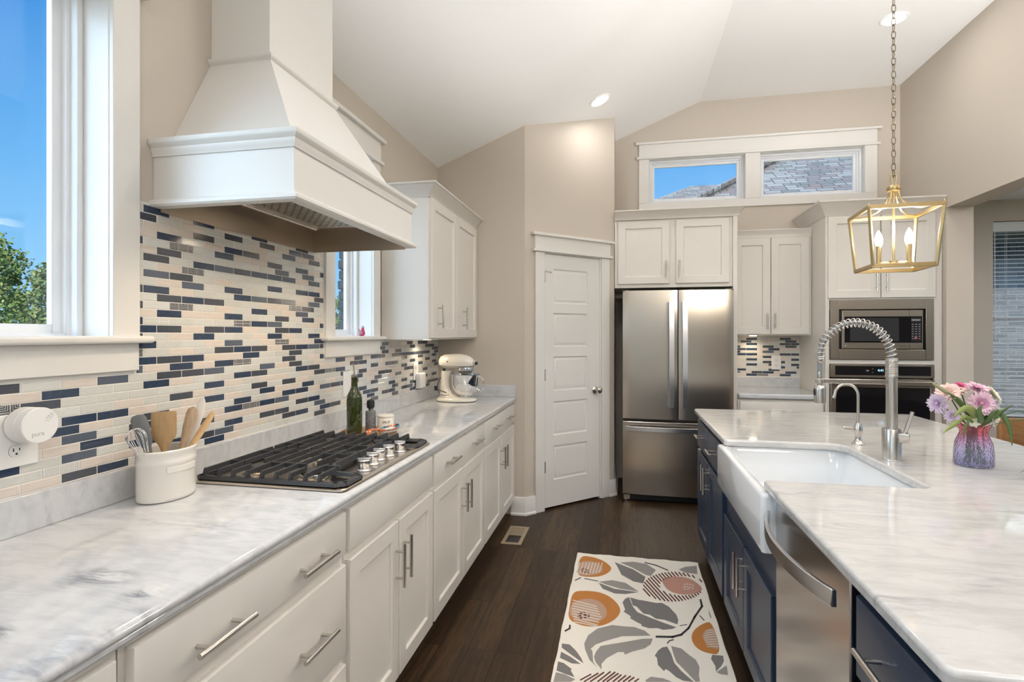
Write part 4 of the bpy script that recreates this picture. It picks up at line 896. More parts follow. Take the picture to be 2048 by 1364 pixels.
# ============================================================ PENDANT LANTERNS
def lantern(label, cx, cy, rot, zt=1.928, zb=1.687, ceil=ZF, watts=CANDLE_W):
    p = thing('pendant_lantern', label, 'pendant lamp', (cx, cy, zb), 'brass lantern pendants over the island')
    R = Matrix.Translation((cx, cy, 0)) @ Matrix.Rotation(rot, 4, 'Z')
    A, B_ = .132, .112
    def sq(h, z): return [R @ Vector((x, y, z)) for x, y in ((-h, -h), (h, -h), (h, h), (-h, h))]
    T4, B4 = sq(A, zt), sq(B_, zb)
    def flatbar(mb, p0, p1, w, h, up=Vector((0,0,1))):
        d = (p1-p0).normalized(); s_ = d.cross(up).normalized()*w/2; u_ = s_.cross(d).normalized()*h/2; e_ = d*w*.4
        mb.loft([[p0-e_+s_+u_, p0-e_-s_+u_, p0-e_-s_-u_, p0-e_+s_-u_], [p1+e_+s_+u_, p1+e_-s_+u_, p1+e_-s_-u_, p1+e_+s_-u_]])
    mb = MB()
    for Q4 in (T4, B4):
        for i in range(4): flatbar(mb, Q4[i], Q4[(i+1) % 4], .010, .017)
    ctr = Vector((cx, cy, 1.8))
    for i in range(4): flatbar(mb, T4[i], B4[i], .011, .011, up=(ctr-T4[i]).cross(Vector((0,0,1))).normalized())
    for q_ in T4: mb.cyl(q_, q_ + Vector((0,0,.016)), .003, n=8)
    part(p, 'cage_frame', mb, M['gold'], bevel=.0008, seg=1)
    mb = MB(); hub = zt + .092
    for q_ in T4:
        d = Vector((q_.x-cx, q_.y-cy, 0)); 
        pts = [Vector((cx, cy, 0)) + d*k + Vector((0,0,z)) for k, z in ((.10, hub), (.11, hub-.02), (.17, hub-.045), (.32, hub-.078), (.55, hub-.092), (.80, zt+.002), (1.0, zt+.004))]
        P = []
        for i in range(len(pts)-1):
            for s_ in range(3): P.append(pts[i].lerp(pts[i+1], s_/3))
        mb.tube(P + [pts[-1]], .0035, 8)
    part(p, 'curved_arms', mb, M['gold'])
    mb = MB(); mb.lathe([(.001, .0), (.024, .0), (.026, .004), (.026, .018), (.024, .022), (.008, .022), (.001, .022)], (cx, cy, hub-.002), 28); mb.cyl((cx, cy, zb+.02), (cx, cy, hub), .0045); mb.lathe([(.001, 0), (.020, 0), (.020, .012), (.001, .012)], (cx, cy, zb+.018), 20)
    # loop
    for a, c_ in (((-.006, 0, hub+.02), (-.011, 0, hub+.066)), ((.006, 0, hub+.02), (.011, 0, hub+.066)), ((-.013, 0, hub+.066), (.013, 0, hub+.066))): mb.tube([Vector(a)+Vector((cx, cy, 0)), Vector(c_)+Vector((cx, cy, 0))], .003, 8)
    part(p, 'centre_stem', mb, M['gold'])
    ch = MB(); z = hub+.058; i = 0
    while z < ceil - .03:
        pts = []
        for k in range(14):
            a = 2*math.pi*k/14; x = .0075*math.cos(a); zz_ = .0145*math.sin(a) + (.003 if math.sin(a) > 0 else -.003)
            pts.append((cx + (x if i % 2 else 0), cy + (0 if i % 2 else x), z + .0155 + zz_))
        ch.tube(pts, .0019, 6, closed=True); z += .0285; i += 1
    part(p, 'chain', ch, M['olddark'], ang=60)
    mb = MB(); mb.lathe([(.001, -.03), (.02, -.028), (.055, -.008), (.06, 0), (.001, 0)], (cx, cy, ceil-.001), 28); part(p, 'canopy', mb, M['gold'])
    for sx_, sy_ in ((-1, -1), (1, -1), (1, 1), (-1, 1)):
        q_ = Matrix.Translation((cx, cy, 0)) @ Matrix.Rotation(-math.atan2(cx, cy), 4, 'Z') @ Vector((sx_*.053, sy_*.034, 0)); x, y = q_.x, q_.y
        mb = MB(); mb.tube([(cx, cy, zb+.024), (x, y, zb+.020)], .0045, 8); mb.lathe([(.001, 0), (.013, 0), (.013, .004), (.0085, .006), (.0085, .078), (.001, .078)], (x, y, zb+.016), 16); cd = part(p, 'candle_sleeve', mb, M['gold'])
        mb = MB(); mb.lathe([(.006, 0), (.009, .006), (.0145, .022), (.0155, .030), (.012, .046), (.005, .062), (.001, .068)], (x, y, zb+.094), 18); part(cd, 'bulb', mb, M['bulb'])
        L = bpy.data.lights.new('candle_light', 'POINT'); L.energy = watts; L.color = (1, .92, .81); L.shadow_soft_size = .016
        o = bpy.data.objects.new('candle_light', L); COL.objects.link(o); o.location = (x, y, zb+.175)
lantern('brass lantern pendant with lit candle bulbs hanging at the far end of the island', 1.145, 2.593, -.09)
lantern('second brass lantern pendant added out of view nearer the camera', 1.145, 1.15, -.03, watts=.5)  # pendant outside the view, added for extra light
# ============================================================ RECESSED LIGHTS
def can(x, y, label=None, watts=None):
    z = zc(x); sl_ = math.atan(.4055) if x < XK else 0
    n = Vector((-math.sin(-sl_), 0, -math.cos(sl_))); n = Vector((math.sin(sl_), 0, -math.cos(sl_)))
    u = Vector((math.cos(sl_), 0, math.sin(sl_)))
    T = FR((x, y, z), u, n)
    t_ = thing('recessed_light', label or 'recessed ceiling light', 'ceiling light', (x, y, z), 'recessed ceiling lights')
    mb = MB(); mb.T = T; mb.lathe([(.088, .0), (.088, .004), (.082, .007), (.072, .005), (.070, .0)], n=32, cap=False); part(t_, 'trim_ring', mb, M['ceil'])
    mb = MB(); mb.T = T; mb.lathe([(.001, .002), (.071, .002)], n=32, cap=False); part(t_, 'diffuser', mb, M['lamp'])
    L = bpy.data.lights.new('recessed_lamp', 'AREA'); L.shape = 'DISK'; L.size = .13; L.energy = watts or CAN_W; L.color = WARM
    o = bpy.data.objects.new('recessed_lamp', L); COL.objects.link(o); o.location = Vector((x, y, z)) + n*.010
    o.rotation_euler = n.to_track_quat('-Z', 'Y').to_euler()
can(-.174, 4.285, 'recessed light in the sloped ceiling beside the pantry wall'); can(1.863, 4.213, 'recessed light at the top right beside the pendant chain')
for x, y in ((-.17, 2.0), (1.86, 2.0), (-.17, -.2), (1.86, -.2), (-.17, -2.4), (1.86, -2.4)): can(x, y, 'recessed ceiling light above and behind the camera', (11 if x < 0 else 1) if y > 0 else REAR_CAN_W)
# unseen ceiling lamps added on the dining side as fill light
for x, y in ((3.6, 4.4), (3.6, 1.5), (3.6, -1.5), (5.0, 3.0), (5.0, 0)):
    mb = MB(); mb.lathe([(.001, 0), (.08, 0), (.085, -.004), (.085, .0)], (x, y, 2.738), 24); solo('added_flush_light', 'round ceiling light added out of view in the dining area', 'ceiling light', mb, M['lamp'], (x, y, 2.73), 'added dining ceiling lights')
    L = bpy.data.lights.new('dining_fill_lamp', 'AREA'); L.shape = 'DISK'; L.size = .15; L.energy = 18; L.color = WARM
    o = bpy.data.objects.new('dining_fill_lamp', L); COL.objects.link(o); o.location = (x, y, 2.725)
# unseen globe chandelier added behind the camera as fill light
gx, gy = .75, -2.1
cg = thing('fill_chandelier', 'globe chandelier added out of view behind the camera as fill light', 'chandelier', (gx, gy, 2.6))
b = MB(); b.cyl((gx, gy, 2.62), (gx, gy, ZF), .012)
for k in range(6): a_ = math.pi*k/3; b.tube([(gx, gy, 2.65), (gx+.4*math.cos(a_), gy+.4*math.sin(a_), 2.62)], .008, 8)
part(cg, 'frame', b, M['gold'])
for k in range(6):
    a_ = math.pi*k/3; x, y = gx+.4*math.cos(a_), gy+.4*math.sin(a_); b = MB(); b.sphere((x, y, 2.70), .06, 20, 12); part(cg, 'globe', b, M['lamp'])
    L = bpy.data.lights.new('fill_globe_lamp', 'POINT'); L.energy = FILL_GLOBE_W; L.color = WARM; L.shadow_soft_size = .065
    o = bpy.data.objects.new('fill_globe_lamp', L); COL.objects.link(o); o.location = (x, y, 2.84)
fl = thing('added_uplight', 'uplight added out of view right of the island to brighten the ceiling', 'floor lamp', (2.12, 1.85, 0))  # unseen lamp body and spot added to throw light on the ceiling
b = MB(); b.lathe([(.001, .001), (.15, .001), (.15, .012), (.02, .03), (.012, .05)], (2.12, 1.85, 0), 32); part(fl, 'base', b, M['olddark'])
b = MB(); b.cyl((2.12, 1.85, .04), (2.12, 1.85, 1.76), .012); part(fl, 'pole', b, M['olddark'])
b = MB(); b.lathe([(.02, 1.74), (.10, 1.77), (.17, 1.85), (.172, 1.852), (.10, 1.782), (.02, 1.752)], (2.12, 1.85, 0), 36); part(fl, 'bowl_shade', b, M['olddark'])
b = MB(); b.sphere((2.12, 1.85, 1.81), .035, 16, 10); part(fl, 'bulb', b, M['lamp'])
L = bpy.data.lights.new('added_uplight_spot', 'SPOT'); L.energy = FILL_UP_W; L.color = (1, .995, .985); L.spot_size = math.radians(158); L.spot_blend = .2; L.shadow_soft_size = .10
o = bpy.data.objects.new('added_uplight_spot', L); COL.objects.link(o); o.location = (2.12, 1.85, 1.90); o.rotation_euler = (math.pi, 0, 0)
# under cabinet pucks
for lb, x, y, z, e_ in (('small puck light under the left wall cabinet', -1.36, 3.60, 1.3675, 3.6), ('small puck light under the wall cabinet by the refrigerator', 1.17, 5.24, 1.3915, 2.6)):
    mb = MB(); mb.lathe([(.001, -.006), (.028, -.006), (.031, -.003), (.031, 0), (.001, 0)], (x, y, z), 24); solo('puck_light', lb, 'cabinet light', mb, M['hoodlamp'], (x, y, z))
    L = bpy.data.lights.new('puck_lamp', 'SPOT'); L.energy = e_; L.color = (1, .84, .62); L.spot_size = 2.5; L.spot_blend = .8; L.shadow_soft_size = .02
    o = bpy.data.objects.new('puck_lamp', L); COL.objects.link(o); o.location = (x, y, z-.010)

# ============================================================ COUNTER OBJECTS
ZT = .9143
# utensil crock (oval)
CX, CY = -1.338, 1.362
def ov(a, b_, z, n=40): return [(CX + a*math.cos(2*math.pi*i/n), CY + b_*math.sin(2*math.pi*i/n), z) for i in range(n)]
a, b_ = .066, .087
ck_ = thing('utensil_crock', 'white oval ceramic crock holding kitchen utensils', 'crock', (CX, CY, ZT))
mb = MB(); mb.loft([ov(a*.9, b_*.9, ZT), ov(a*.98, b_*.98, ZT+.004), ov(a, b_, ZT+.012), ov(a, b_, ZT+.104), ov(a*1.02, b_*1.015, ZT+.108), ov(a*1.02, b_*1.015, ZT+.116), ov(a, b_, ZT+.120), ov(a, b_, ZT+.136), ov(a*1.02, b_*1.015, ZT+.139), ov(a*1.02, b_*1.015, ZT+.146), ov(a*.97, b_*.98, ZT+.149), ov(a*.90, b_*.93, ZT+.146), ov(a*.90, b_*.93, ZT+.012)])
part(ck_, 'ceramic_body', mb, mat('cream_ceramic', (.74,.71,.66), .18, Coat_Weight=.4), ang=45)
mb = MB(); ctr = math.radians(-32)
L = []
for i in range(9):
    t = math.radians(-38) + math.radians(66)*i/8
    x, y = CX + (a+.0012)*math.cos(t), CY + (b_+.0012)*math.sin(t); L.append([(x, y, ZT+.084), (x+.0015, y, ZT+.085), (x+.0015, y, ZT+.101), (x, y, ZT+.102)])
mb.loft(L); part(ck_, 'raised_label_band', mb, mat('cream_ceramic_band', (.76,.73,.68), .2, Coat_Weight=.4))
def in_crock(px, py, z): return Vector((px, py, z))
M['silicone'] = mat('grey_silicone', (.155,.16,.165), .55)
# helper: flat paddle along a spine
def paddle(mb, p0, p1, wid, thick, side):
    """wid: list of (t,width); spine p0->p1"""
    p0, p1 = Vector(p0), Vector(p1); d = (p1-p0).normalized(); s_ = Vector(side); s_ = (s_ - d*s_.dot(d)).normalized(); nn = d.cross(s_)
    L = []
    for t, w_, *th in wid:
        c_ = p0.lerp(p1, t); th_ = (th[0] if th else thick)/2; w2 = w_/2
        off = nn*(th[1] if len(th) > 1 else 0)
        L.append([c_+off + s_*(w2*math.cos(k))*1.0 + nn*(th_*math.sin(k)) for k in [2*math.pi*j/12 for j in range(12)]])
    mb.loft(L); return mb
SIDE = (.83, .55, 0)
mb = MB(); paddle(mb, (-1.330, 1.335, ZT+.02), (-1.385, 1.306, 1.166), [(0, .012), (.45, .014), (.58, .022), (.66, .036), (.82, .044), (.95, .040), (.99, .028), (1, .004)], .007, SIDE)
solo('silicone_spatula', 'dark grey silicone spatula leaning left in the crock', 'spatula', mb, M['silicone'], (-1.33, 1.335, ZT+.02), 'kitchen utensils in the crock')
mb = MB(); paddle(mb, (-1.340, 1.355, ZT+.02), (-1.352, 1.366, 1.168), [(0, .013), (.50, .015), (.58, .030), (.66, .058), (.72, .066), (.985, .066), (1, .058)], .007, SIDE)
solo('wooden_turner', 'square headed bamboo turner standing upright in the crock', 'spatula', mb, M['spoon'], (-1.34, 1.355, ZT+.02), 'kitchen utensils in the crock')
mb = MB(); paddle(mb, (-1.318, 1.352, ZT+.02), (-1.322, 1.448, 1.172), [(0, .012), (.5, .014), (.62, .022), (.75, .030), (.90, .034), (.97, .028), (1, .008)], .008, SIDE)
solo('wooden_spoon', 'straight worn wooden paddle right of the square turner', 'spoon', mb, M['spoon2'], (-1.318, 1.352, ZT+.02), 'kitchen utensils in the crock')
mb = MB(); paddle(mb, (-1.300, 1.345, ZT+.02), (-1.345, 1.512, 1.190), [(0, .012, .006, 0), (.4, .014, .006, .010), (.6, .020, .005, .014), (.8, .028, .004, .010), (.95, .024, .003, 0), (1, .010, .003, -.004)], .005, SIDE)
solo('curved_scraper', 'pale curved utensil with a pointed tip, tallest in the crock', 'spatula', mb, mat('pale_plastic', (.60,.56,.52), .35), (-1.3, 1.345, ZT+.02), 'kitchen utensils in the crock')
mb = MB(); paddle(mb, (-1.305, 1.305, ZT+.02), (-1.315, 1.522, 1.145), [(0, .012), (.45, .015), (.6, .019), (.85, .022), (.96, .018), (1, .006)], .007, SIDE)
solo('wooden_spoon', 'short wooden spoon leaning furthest right in the crock', 'spoon', mb, M['spoon'], (-1.3, 1.37, ZT+.02), 'kitchen utensils in the crock')
# whisk
w = thing('wire_whisk', 'wire whisk leaning out of the left side of the crock', 'whisk', (-1.32, 1.31, ZT+.03), 'kitchen utensils in the crock')
p0, p1 = Vector((-1.322, 1.318, ZT+.03)), Vector((-1.352, 1.262, 1.132)); d = (p1-p0).normalized(); s1 = d.orthogonal().normalized(); s2 = d.cross(s1)
mb = MB(); mb.tube([p0, p0.lerp(p1, .50)], .005, 10); part(w, 'handle', mb, M['nickel'])
mb = MB()
for k in range(6):
    a_ = math.pi*k/6; s_ = s1*math.cos(a_) + s2*math.sin(a_); pts = []
    for i in range(25):
        t = i/24; th = math.pi*t; l = .50 + .50*math.sin(th)**.55; pts.append(p0.lerp(p1, l) + s_*(.038*math.cos(th)*math.sin(min(th, math.pi-th)*1.0+.22)**.8 if True else 0))
    mb.tube(pts, .0011, 5)
part(w, 'wires', mb, M['chrome'], ang=60)
# outlet + air freshener near left
def outlet(label, T, u0, u1, z0, z1, n0=.005, duplex=((.5, .30),), name='outlet_cover', toggles=0):
    o = thing(name, label, 'outlet' if not toggles else 'switch', tuple(T @ Vector(((u0+u1)/2, 0, (z0+z1)/2))))
    b = MB(); b.T = T; b.box(u0, u1, n0, n0+.005, z0, z1); part(o, 'cover_plate', b, M['white'], bevel=.003, seg=3)
    wv, hv_ = u1-u0, z1-z0
    for fu, fz in duplex:
        cu, cz = u0+wv*fu, z0+hv_*fz; b = MB(); b.T = FR(T @ Vector((cu, n0+.005, cz)), T.to_3x3() @ Vector((1,0,0)), T.to_3x3() @ Vector((0,1,0)))
        P = [(.0165*math.cos(t), .0165*math.sin(t)) for t in [math.pi*2*i/32 for i in range(32)]]; P = [(x, max(-.0130, min(.0130, y))) for x, y in P]
        b.prism(P, 0, .0015); rc = part(o, 'receptacle', b, mat('outlet_face', (.78,.77,.74), .3))
        b2 = MB(); b2.T = b.T; fl = 1
        b2.box(-.0078, -.0056, -.0015, .0065, .0015, .0021); b2.box(.0056, .0076, -.0005, .006, .0015, .0021); b2.lathe([(.001, 0), (.0026, 0), (.0026, .0006), (.001, .0006)], (0, -.0075, .0015), 12); part(rc, 'slots', b2, M['black'], smooth=False)
        b3 = MB(); b3.T = b.T
        b3.loft([[(x*1.03, y*1.03, .0001) for x, y in P], [(x*1.03, y*1.03, .0006) for x, y in P]]); part(rc, 'gap_shadow_line', b3, mat('dark_gap', (.10,.10,.10), .6), smooth=False)
    return o
outlet('large white outlet plate with a plug in air freshener at the left edge', TL, .965, 1.079, 1.078, 1.208, duplex=((.55, .31),))
af = thing('air_freshener', 'round white plug in air freshener at the left edge of the photo', 'air freshener', (XW, 1.05, 1.18))
b = MB(); b.T = FR((XW+.0105, 1.040, 1.180), (0, 1, 0), (1, 0, 0)); b.lathe([(.030, 0), (.041, .002), (.043, .006), (.043, .033), (.040, .0345)], n=48); part(af, 'back_ring', b, M['white'], ang=25)
b = MB(); b.T = FR((XW+.0105, 1.040, 1.180), (0, 1, 0), (1, 0, 0)); b.lathe([(.040, .0346), (.0430, .0370), (.0430, .0560), (.0415, .0580), (.001, .0585)], n=48); fc = part(af, 'front_disc', b, M['white'], ang=25)
mk2 = mat('faint_grey_mark', (.58,.58,.58), .5)
text_part(fc, 'wordmark', 'pura', .016, FR((XW+.0692, 1.034, 1.160), (0, 1, 0), (1, 0, 0)), mk2)
mb = MB(); mb.T = FR((XW+.0690, 1.060, 1.196), (0, 1, 0), (1, 0, 0))
for i, (x, y) in enumerate(((-.008,-.006),(-.004,-.002),(0,.002),(.004,.006),(.008,.009),(-.003,-.008),(.002,-.004),(.006,0),(.009,.004),(-.007,.001),(-.002,.005),(.003,.010))): mb.lathe([(.001, 0), (.0014, 0), (.0014, .0006), (.001, .0006)], (x, y, 0), 8)
part(fc, 'perforations', mb, mk2, smooth=False)
outlet('white switch plate on the mosaic behind the olive oil bottle', TL, 2.585, 2.730, 1.070, 1.203, duplex=())
o = outlet('white outlet plate on the mosaic left of the stand mixer', TL, 3.555, 3.640, 1.075, 1.205, duplex=((.5, .72),))
b = MB(); b.T = TL; b.box(3.580, 3.690, .012, .050, 1.016, 1.125); solo('plug_in_adapter', 'white plug in adapter box in the outlet left of the mixer', 'adapter', b, M['white'], (XW, 3.63, 1.02), bevel=.008, seg=3)
outlet('white duplex outlet on the small mosaic panel', TB, 1.349, 1.432, 1.077, 1.203, duplex=((.5, .70), (.5, .30)))
# tray with bottle, mill, salt jar, spoon rest
TX, TY = -1.225, 2.445
b = MB(); b.lathe([(.001, 0), (.125, 0), (.135, .004), (.137, .012), (.130, .012), (.124, .007), (.001, .006)], (TX, TY, ZT), 56); b.T = None
solo('round_tray', 'round wooden tray behind the cooktop', 'tray', b, M['tray'], (TX, TY, ZT))
zt_ = ZT + .0068
bt = thing('oil_bottle', 'dark green glass olive oil bottle with a steel pourer', 'bottle', (-1.272, 2.385, zt_))
bx, by = -1.272, 2.385
M['greenglass'] = mat('dark_green_glass', (.035,.05,.008), .05, Transmission_Weight=.35, Coat_Weight=.5)
b = MB(); b.lathe([(.001, .001), (.034, .001), (.0365, .006), (.0365, .165), (.034, .185), (.022, .208), (.0155, .225), (.0145, .262), (.0155, .264), (.0155, .272), (.010, .272)], (bx, by, zt_), 40); part(bt, 'glass_body', b, M['greenglass'], ang=50)
b = MB(); b.lathe([(.0150, 0), (.0160, .002), (.0160, .010), (.006, .014), (.0045, .016)], (bx, by, zt_+.2725), 20); b.tube([(bx, by, zt_+.285), (bx-.003, by-.002, zt_+.322), (bx-.006, by-.004, zt_+.338)], [.0042, .0034, .003], 10); part(bt, 'pourer', b, M['nickel'])
pm = thing('pepper_mill', 'dark stone pepper mill beside the oil bottle', 'mill', (-1.226, 2.463, zt_)); px_, py_ = -1.226, 2.463
b = MB(); b.lathe([(.001, 0), (.024, 0), (.025, .003), (.025, .095), (.023, .100), (.001, .100)], (px_, py_, zt_), 28); mm = mat('speckled_stone', (.07,.075,.085), .5); t = NT(mm); t.l(t.ramp(t.noise(t.coord(), 380, 2), [(.45, (.04,.045,.055)), (.62, (.30,.30,.30))]), t.b.inputs['Base Color']); part(pm, 'body', b, mm)
b = MB(); b.cyl((px_, py_, zt_+.1), (px_, py_, zt_+.112), .014, n=20); part(pm, 'collar', b, M['chrome'])
b = MB(); b.lathe([(.014, 0), (.019, .006), (.020, .025), (.017, .040), (.001, .046)], (px_, py_, zt_+.112), 24); part(pm, 'grip', b, M['black'])
sj = thing('salt_jar', 'white ceramic jar lettered SALT on the round tray', 'jar', (-1.163, 2.500, zt_)); jx, jy = -1.163, 2.500
b = MB(); b.lathe([(.001, 0), (.038, 0), (.041, .004), (.041, .062), (.039, .065), (.036, .0655)], (jx, jy, zt_), 40); part(sj, 'ceramic_body', b, mat('jar_ceramic', (.70,.67,.61), .45))
b = MB(); b.lathe([(.0395, .0), (.0415, .002), (.0415, .009), (.038, .012), (.001, .013)], (jx, jy, zt_+.0662), 40); part(sj, 'lid', b, mat('lid_ceramic', (.70,.67,.61), .4))
vd = Vector((.48, -.877, 0)).normalized()
text_part(sj, 'lettering', 'SALT', .017, FR(Vector((jx, jy, zt_+.046)) + vd*.0414, (-vd.y, vd.x, 0), vd), M['black'])
sr = thing('spoon_rest', 'painted ceramic spoon rest with orange handle lying on the tray edge', 'spoon rest', (-1.115, 2.38, zt_))
def rest(i_, up=0):
    L = []; P = [(-1.145, 2.255, .016, .020), (-1.143, 2.268, .034, .030), (-1.137, 2.295, .040, .028), (-1.128, 2.325, .036, .030), (-1.118, 2.355, .032, .055), (-1.108, 2.385, .030, .078), (-1.098, 2.415, .031, .084), (-1.088, 2.445, .034, .060), (-1.082, 2.462, .038, .020)]
    for x, y, z, w_ in P:
        dd_ = Vector((.33, .94, 0)); s_ = Vector((.94, -.33, 0))
        th = .018 if w_ > .05 else .007
        row = []
        for k in range(16):
            a_ = 2*math.pi*k/16; dz = th*math.sin(a_) if math.sin(a_) < 0 else (-.45*th*math.sin(a_) if w_ > .05 else th*.5*math.sin(a_))
            row.append(Vector((x, y, zt_+z)) + s_*(w_/2*math.cos(a_)) + Vector((0, 0, dz)))
        L.append(row)
    return L
rm = mat('painted_ceramic', (.7,.66,.6), .15, Coat_Weight=.6); t = NT(rm)
vo = t.n('TexVoronoi'); t.l(t.coord(), vo.inputs['Vector']); vo.inputs['Scale'].default_value = 70
sp2 = t.n('SeparateXYZ'); t.l(t.coord(), sp2.inputs[0])
cA = t.ramp(vo.outputs['Distance'], [(0, (.75,.70,.6)), (.25, (.72,.66,.58)), (.30, (.55,.13,.035)), (1, (.50,.10,.03))])
cB = t.ramp(vo.outputs['Color'], [(0, (.02,.04,.10)), (.35, (.03,.18,.26)), (.55, (.55,.15,.05)), (.8, (.70,.66,.58))], 'CONSTANT')
fY = t.ramp(t.math('ADD', t.math('MULTIPLY', sp2.outputs['Y'], 4.0), .5), [(.38, (0,0,0)), (.42, (1,1,1))])
t.l(t.mix(fY, cA, cB), t.b.inputs['Base Color'])
b = MB(); b.loft(rest(0)); rp_ = part(sr, 'painted_dish', b, rm, ang=60)
b = MB(); L = [[p - Vector((0,0,.0015)) if k_ < 8 else p - Vector((0,0,.0012)) for k_, p in enumerate(r_)] for r_ in rest(0)]
b2 = MB()
for r_ in L[3:8]: pass
b2.loft([[p + Vector((0, 0, -.002)) for p in r_[8:]] + [r_[8+0] + Vector((0,0,-.004))] for r_ in L[4:8]]); part(sr, 'white_underside', b2, mat('white_glaze', (.72,.68,.62), .2))
# bird figurine
bd = thing('glass_bird', 'small pink and clear glass bird on the narrow window sill', 'figurine', (-1.448, 2.800, 1.3905))
bx, by, bz = -1.448, 2.800, 1.3905
b = MB(); L = []
for t_, z, ry, rx in ((0, .0, .006, .006), (.1, .002, .014, .012), (.3, .012, .022, .017), (.5, .022, .020, .015), (.7, .034, .013, .011), (.85, .046, .010, .009), (1, .056, .002, .002)):
    sh = .010*t_; L.append([(bx + rx*math.cos(2*math.pi*k/20), by + sh + ry*math.sin(2*math.pi*k/20), bz+z) for k in range(20)])
b.loft(L); part(bd, 'body', b, mat('pink_glass', (.62,.02,.13), .04, Transmission_Weight=.25, Coat_Weight=1))
b = MB(); b.tube([(bx, by-.012, bz+.018), (bx, by-.026, bz+.028), (bx, by-.042, bz+.045)], [.010, .006, .001], 12); part(bd, 'tail', b, mat('clear_glass', (.85,.80,.85), .03, Transmission_Weight=.6))
b = MB(); b.sphere((bx, by+.008, bz+.050), .0095, 14, 10); b.tube([(bx+.002, by+.014, bz+.051), (bx+.003, by+.026, bz+.049)], [.004, .0006], 8); hd = part(bd, 'head', b, mat('pale_glass_head', (.75,.60,.70), .05, Transmission_Weight=.3))
b = MB(); b.sphere((bx+.0085, by+.006, bz+.052), .0022, 8, 6); part(bd, 'eye', b, M['black'])
# ============================================================ STAND MIXER
mxr = thing('stand_mixer', 'cream stand mixer with a polished steel bowl in the counter corner', 'mixer', (-1.18, 3.75, ZT))
cm = mat('cream_enamel', (.76,.71,.62), .14, Coat_Weight=.6); mz = ZT; my = 3.745
def el(cx_, cy_, rx, ry, z, n=32, p=2.0): 
    out = []
    for i in range(n):
        t = 2*math.pi*i/n; c_, s_ = math.cos(t), math.sin(t); out.append((cx_ + rx*abs(c_)**(2/p)*(1 if c_ > 0 else -1), cy_ + ry*abs(s_)**(2/p)*(1 if s_ > 0 else -1), z))
    return out
b = MB(); b.loft([el(-1.185, my, .146, .095, mz+.003, p=2.5), el(-1.185, my, .150, .098, mz+.008, p=2.5), el(-1.185, my, .148, .096, mz+.018, p=2.5), el(-1.195, my, .132, .080, mz+.028, p=2.4), el(-1.235, my, .080, .055, mz+.036), el(-1.262, my, .052, .048, mz+.055), el(-1.272, my, .038, .040, mz+.10), el(-1.270, my, .034, .038, mz+.16), el(-1.262, my, .040, .040, mz+.205), el(-1.25, my, .050, .045, mz+.222)])
part(mxr, 'base_and_column', b, cm, ang=60)
b = MB(); b.loft([el(-1.185, my, .144, .093, mz, p=2.5), el(-1.185, my, .1465, .0955, mz+.0028, p=2.5)]); part(mxr, 'rubber_foot', b, M['black'])
b = MB(); L = []
for x, ry, rz_, zc_ in ((-1.318, .006, .008, .283), (-1.314, .030, .028, .283), (-1.300, .044, .046, .284), (-1.27, .053, .056, .285), (-1.21, .058, .060, .286), (-1.15, .057, .059, .286), (-1.11, .052, .053, .284), (-1.078, .042, .043, .281), (-1.062, .030, .031, .278), (-1.058, .026, .026, .277)):
    L.append([(x, my + ry*math.cos(t), mz+zc_ + rz_*math.sin(t)*(1 if math.sin(t) > 0 else .86)) for t in [2*math.pi*k/32 for k in range(32)]])
b.loft(L); hd = part(mxr, 'motor_head', b, cm, ang=60)
b = MB(); L = [[(x, my + r*1.03*math.cos(t), mz+z + .006*math.sin(t)) for t in [2*math.pi*k/20 for k in range(20)]] for x, r, z in ((-1.308, .040, .262), (-1.25, .056, .258), (-1.15, .058, .256), (-1.09, .050, .256), (-1.068, .034, .258))]
b.loft(L); part(hd, 'trim_band', b, M['chrome'])
b = MB(); b.T = FR((-1.060, my, mz+.277), (0, 1, 0), (1, 0, 0)); b.lathe([(.024, 0), (.024, .014), (.020, .018), (.012, .019)], n=24); b.T = None; part(hd, 'attachment_hub', b, M['chrome'])
b = MB(); b.cyl((-1.042, my, mz+.277), (-1.028, my, mz+.277), .011, n=16); part(hd, 'hub_knob', b, M['black'])
b = MB(); b.cyl((-1.262, my-.050, mz+.232), (-1.262, my-.062, mz+.232), .010, n=16); part(hd, 'speed_lever', b, M['black'])
b = MB(); b.T = FR((-1.238, my-.058, mz+.290), (1, 0, 0), (0, -1, 0)); b.lathe([(.001, 0), (.005, 0), (.004, .003), (.001, .003)], n=12); b.T = None; part(hd, 'side_button', b, M['black'])
b = MB(); b.lathe([(.058, .248), (.060, .236), (.059, .224), (.052, .220), (.050, .210), (.030, .206), (.010, .204)], (-1.118, my, mz), 32); part(hd, 'planetary_collar', b, M['knobm'])
bw = MB(); bxc = -1.118
bw.lathe([(.001, .028), (.045, .028), (.048, .032), (.046, .042), (.060, .052), (.083, .075), (.098, .105), (.104, .14), (.106, .190), (.109, .194), (.109, .197), (.104, .197), (.102, .14), (.094, .105), (.078, .075), (.001, .05)], (bxc, my, mz), 48)
bo = part(mxr, 'mixing_bowl', bw, M['chrome'], ang=60)
b = MB(); b.tube([(bxc+.104, my-.012, mz+.178), (bxc+.130, my-.018, mz+.172), (bxc+.142, my-.022, mz+.140), (bxc+.136, my-.020, mz+.095), (bxc+.118, my-.014, mz+.078), (bxc+.094, my-.008, mz+.090)], .0045, 10, flat=1.8); part(bo, 'bowl_handle', b, M['chrome'])
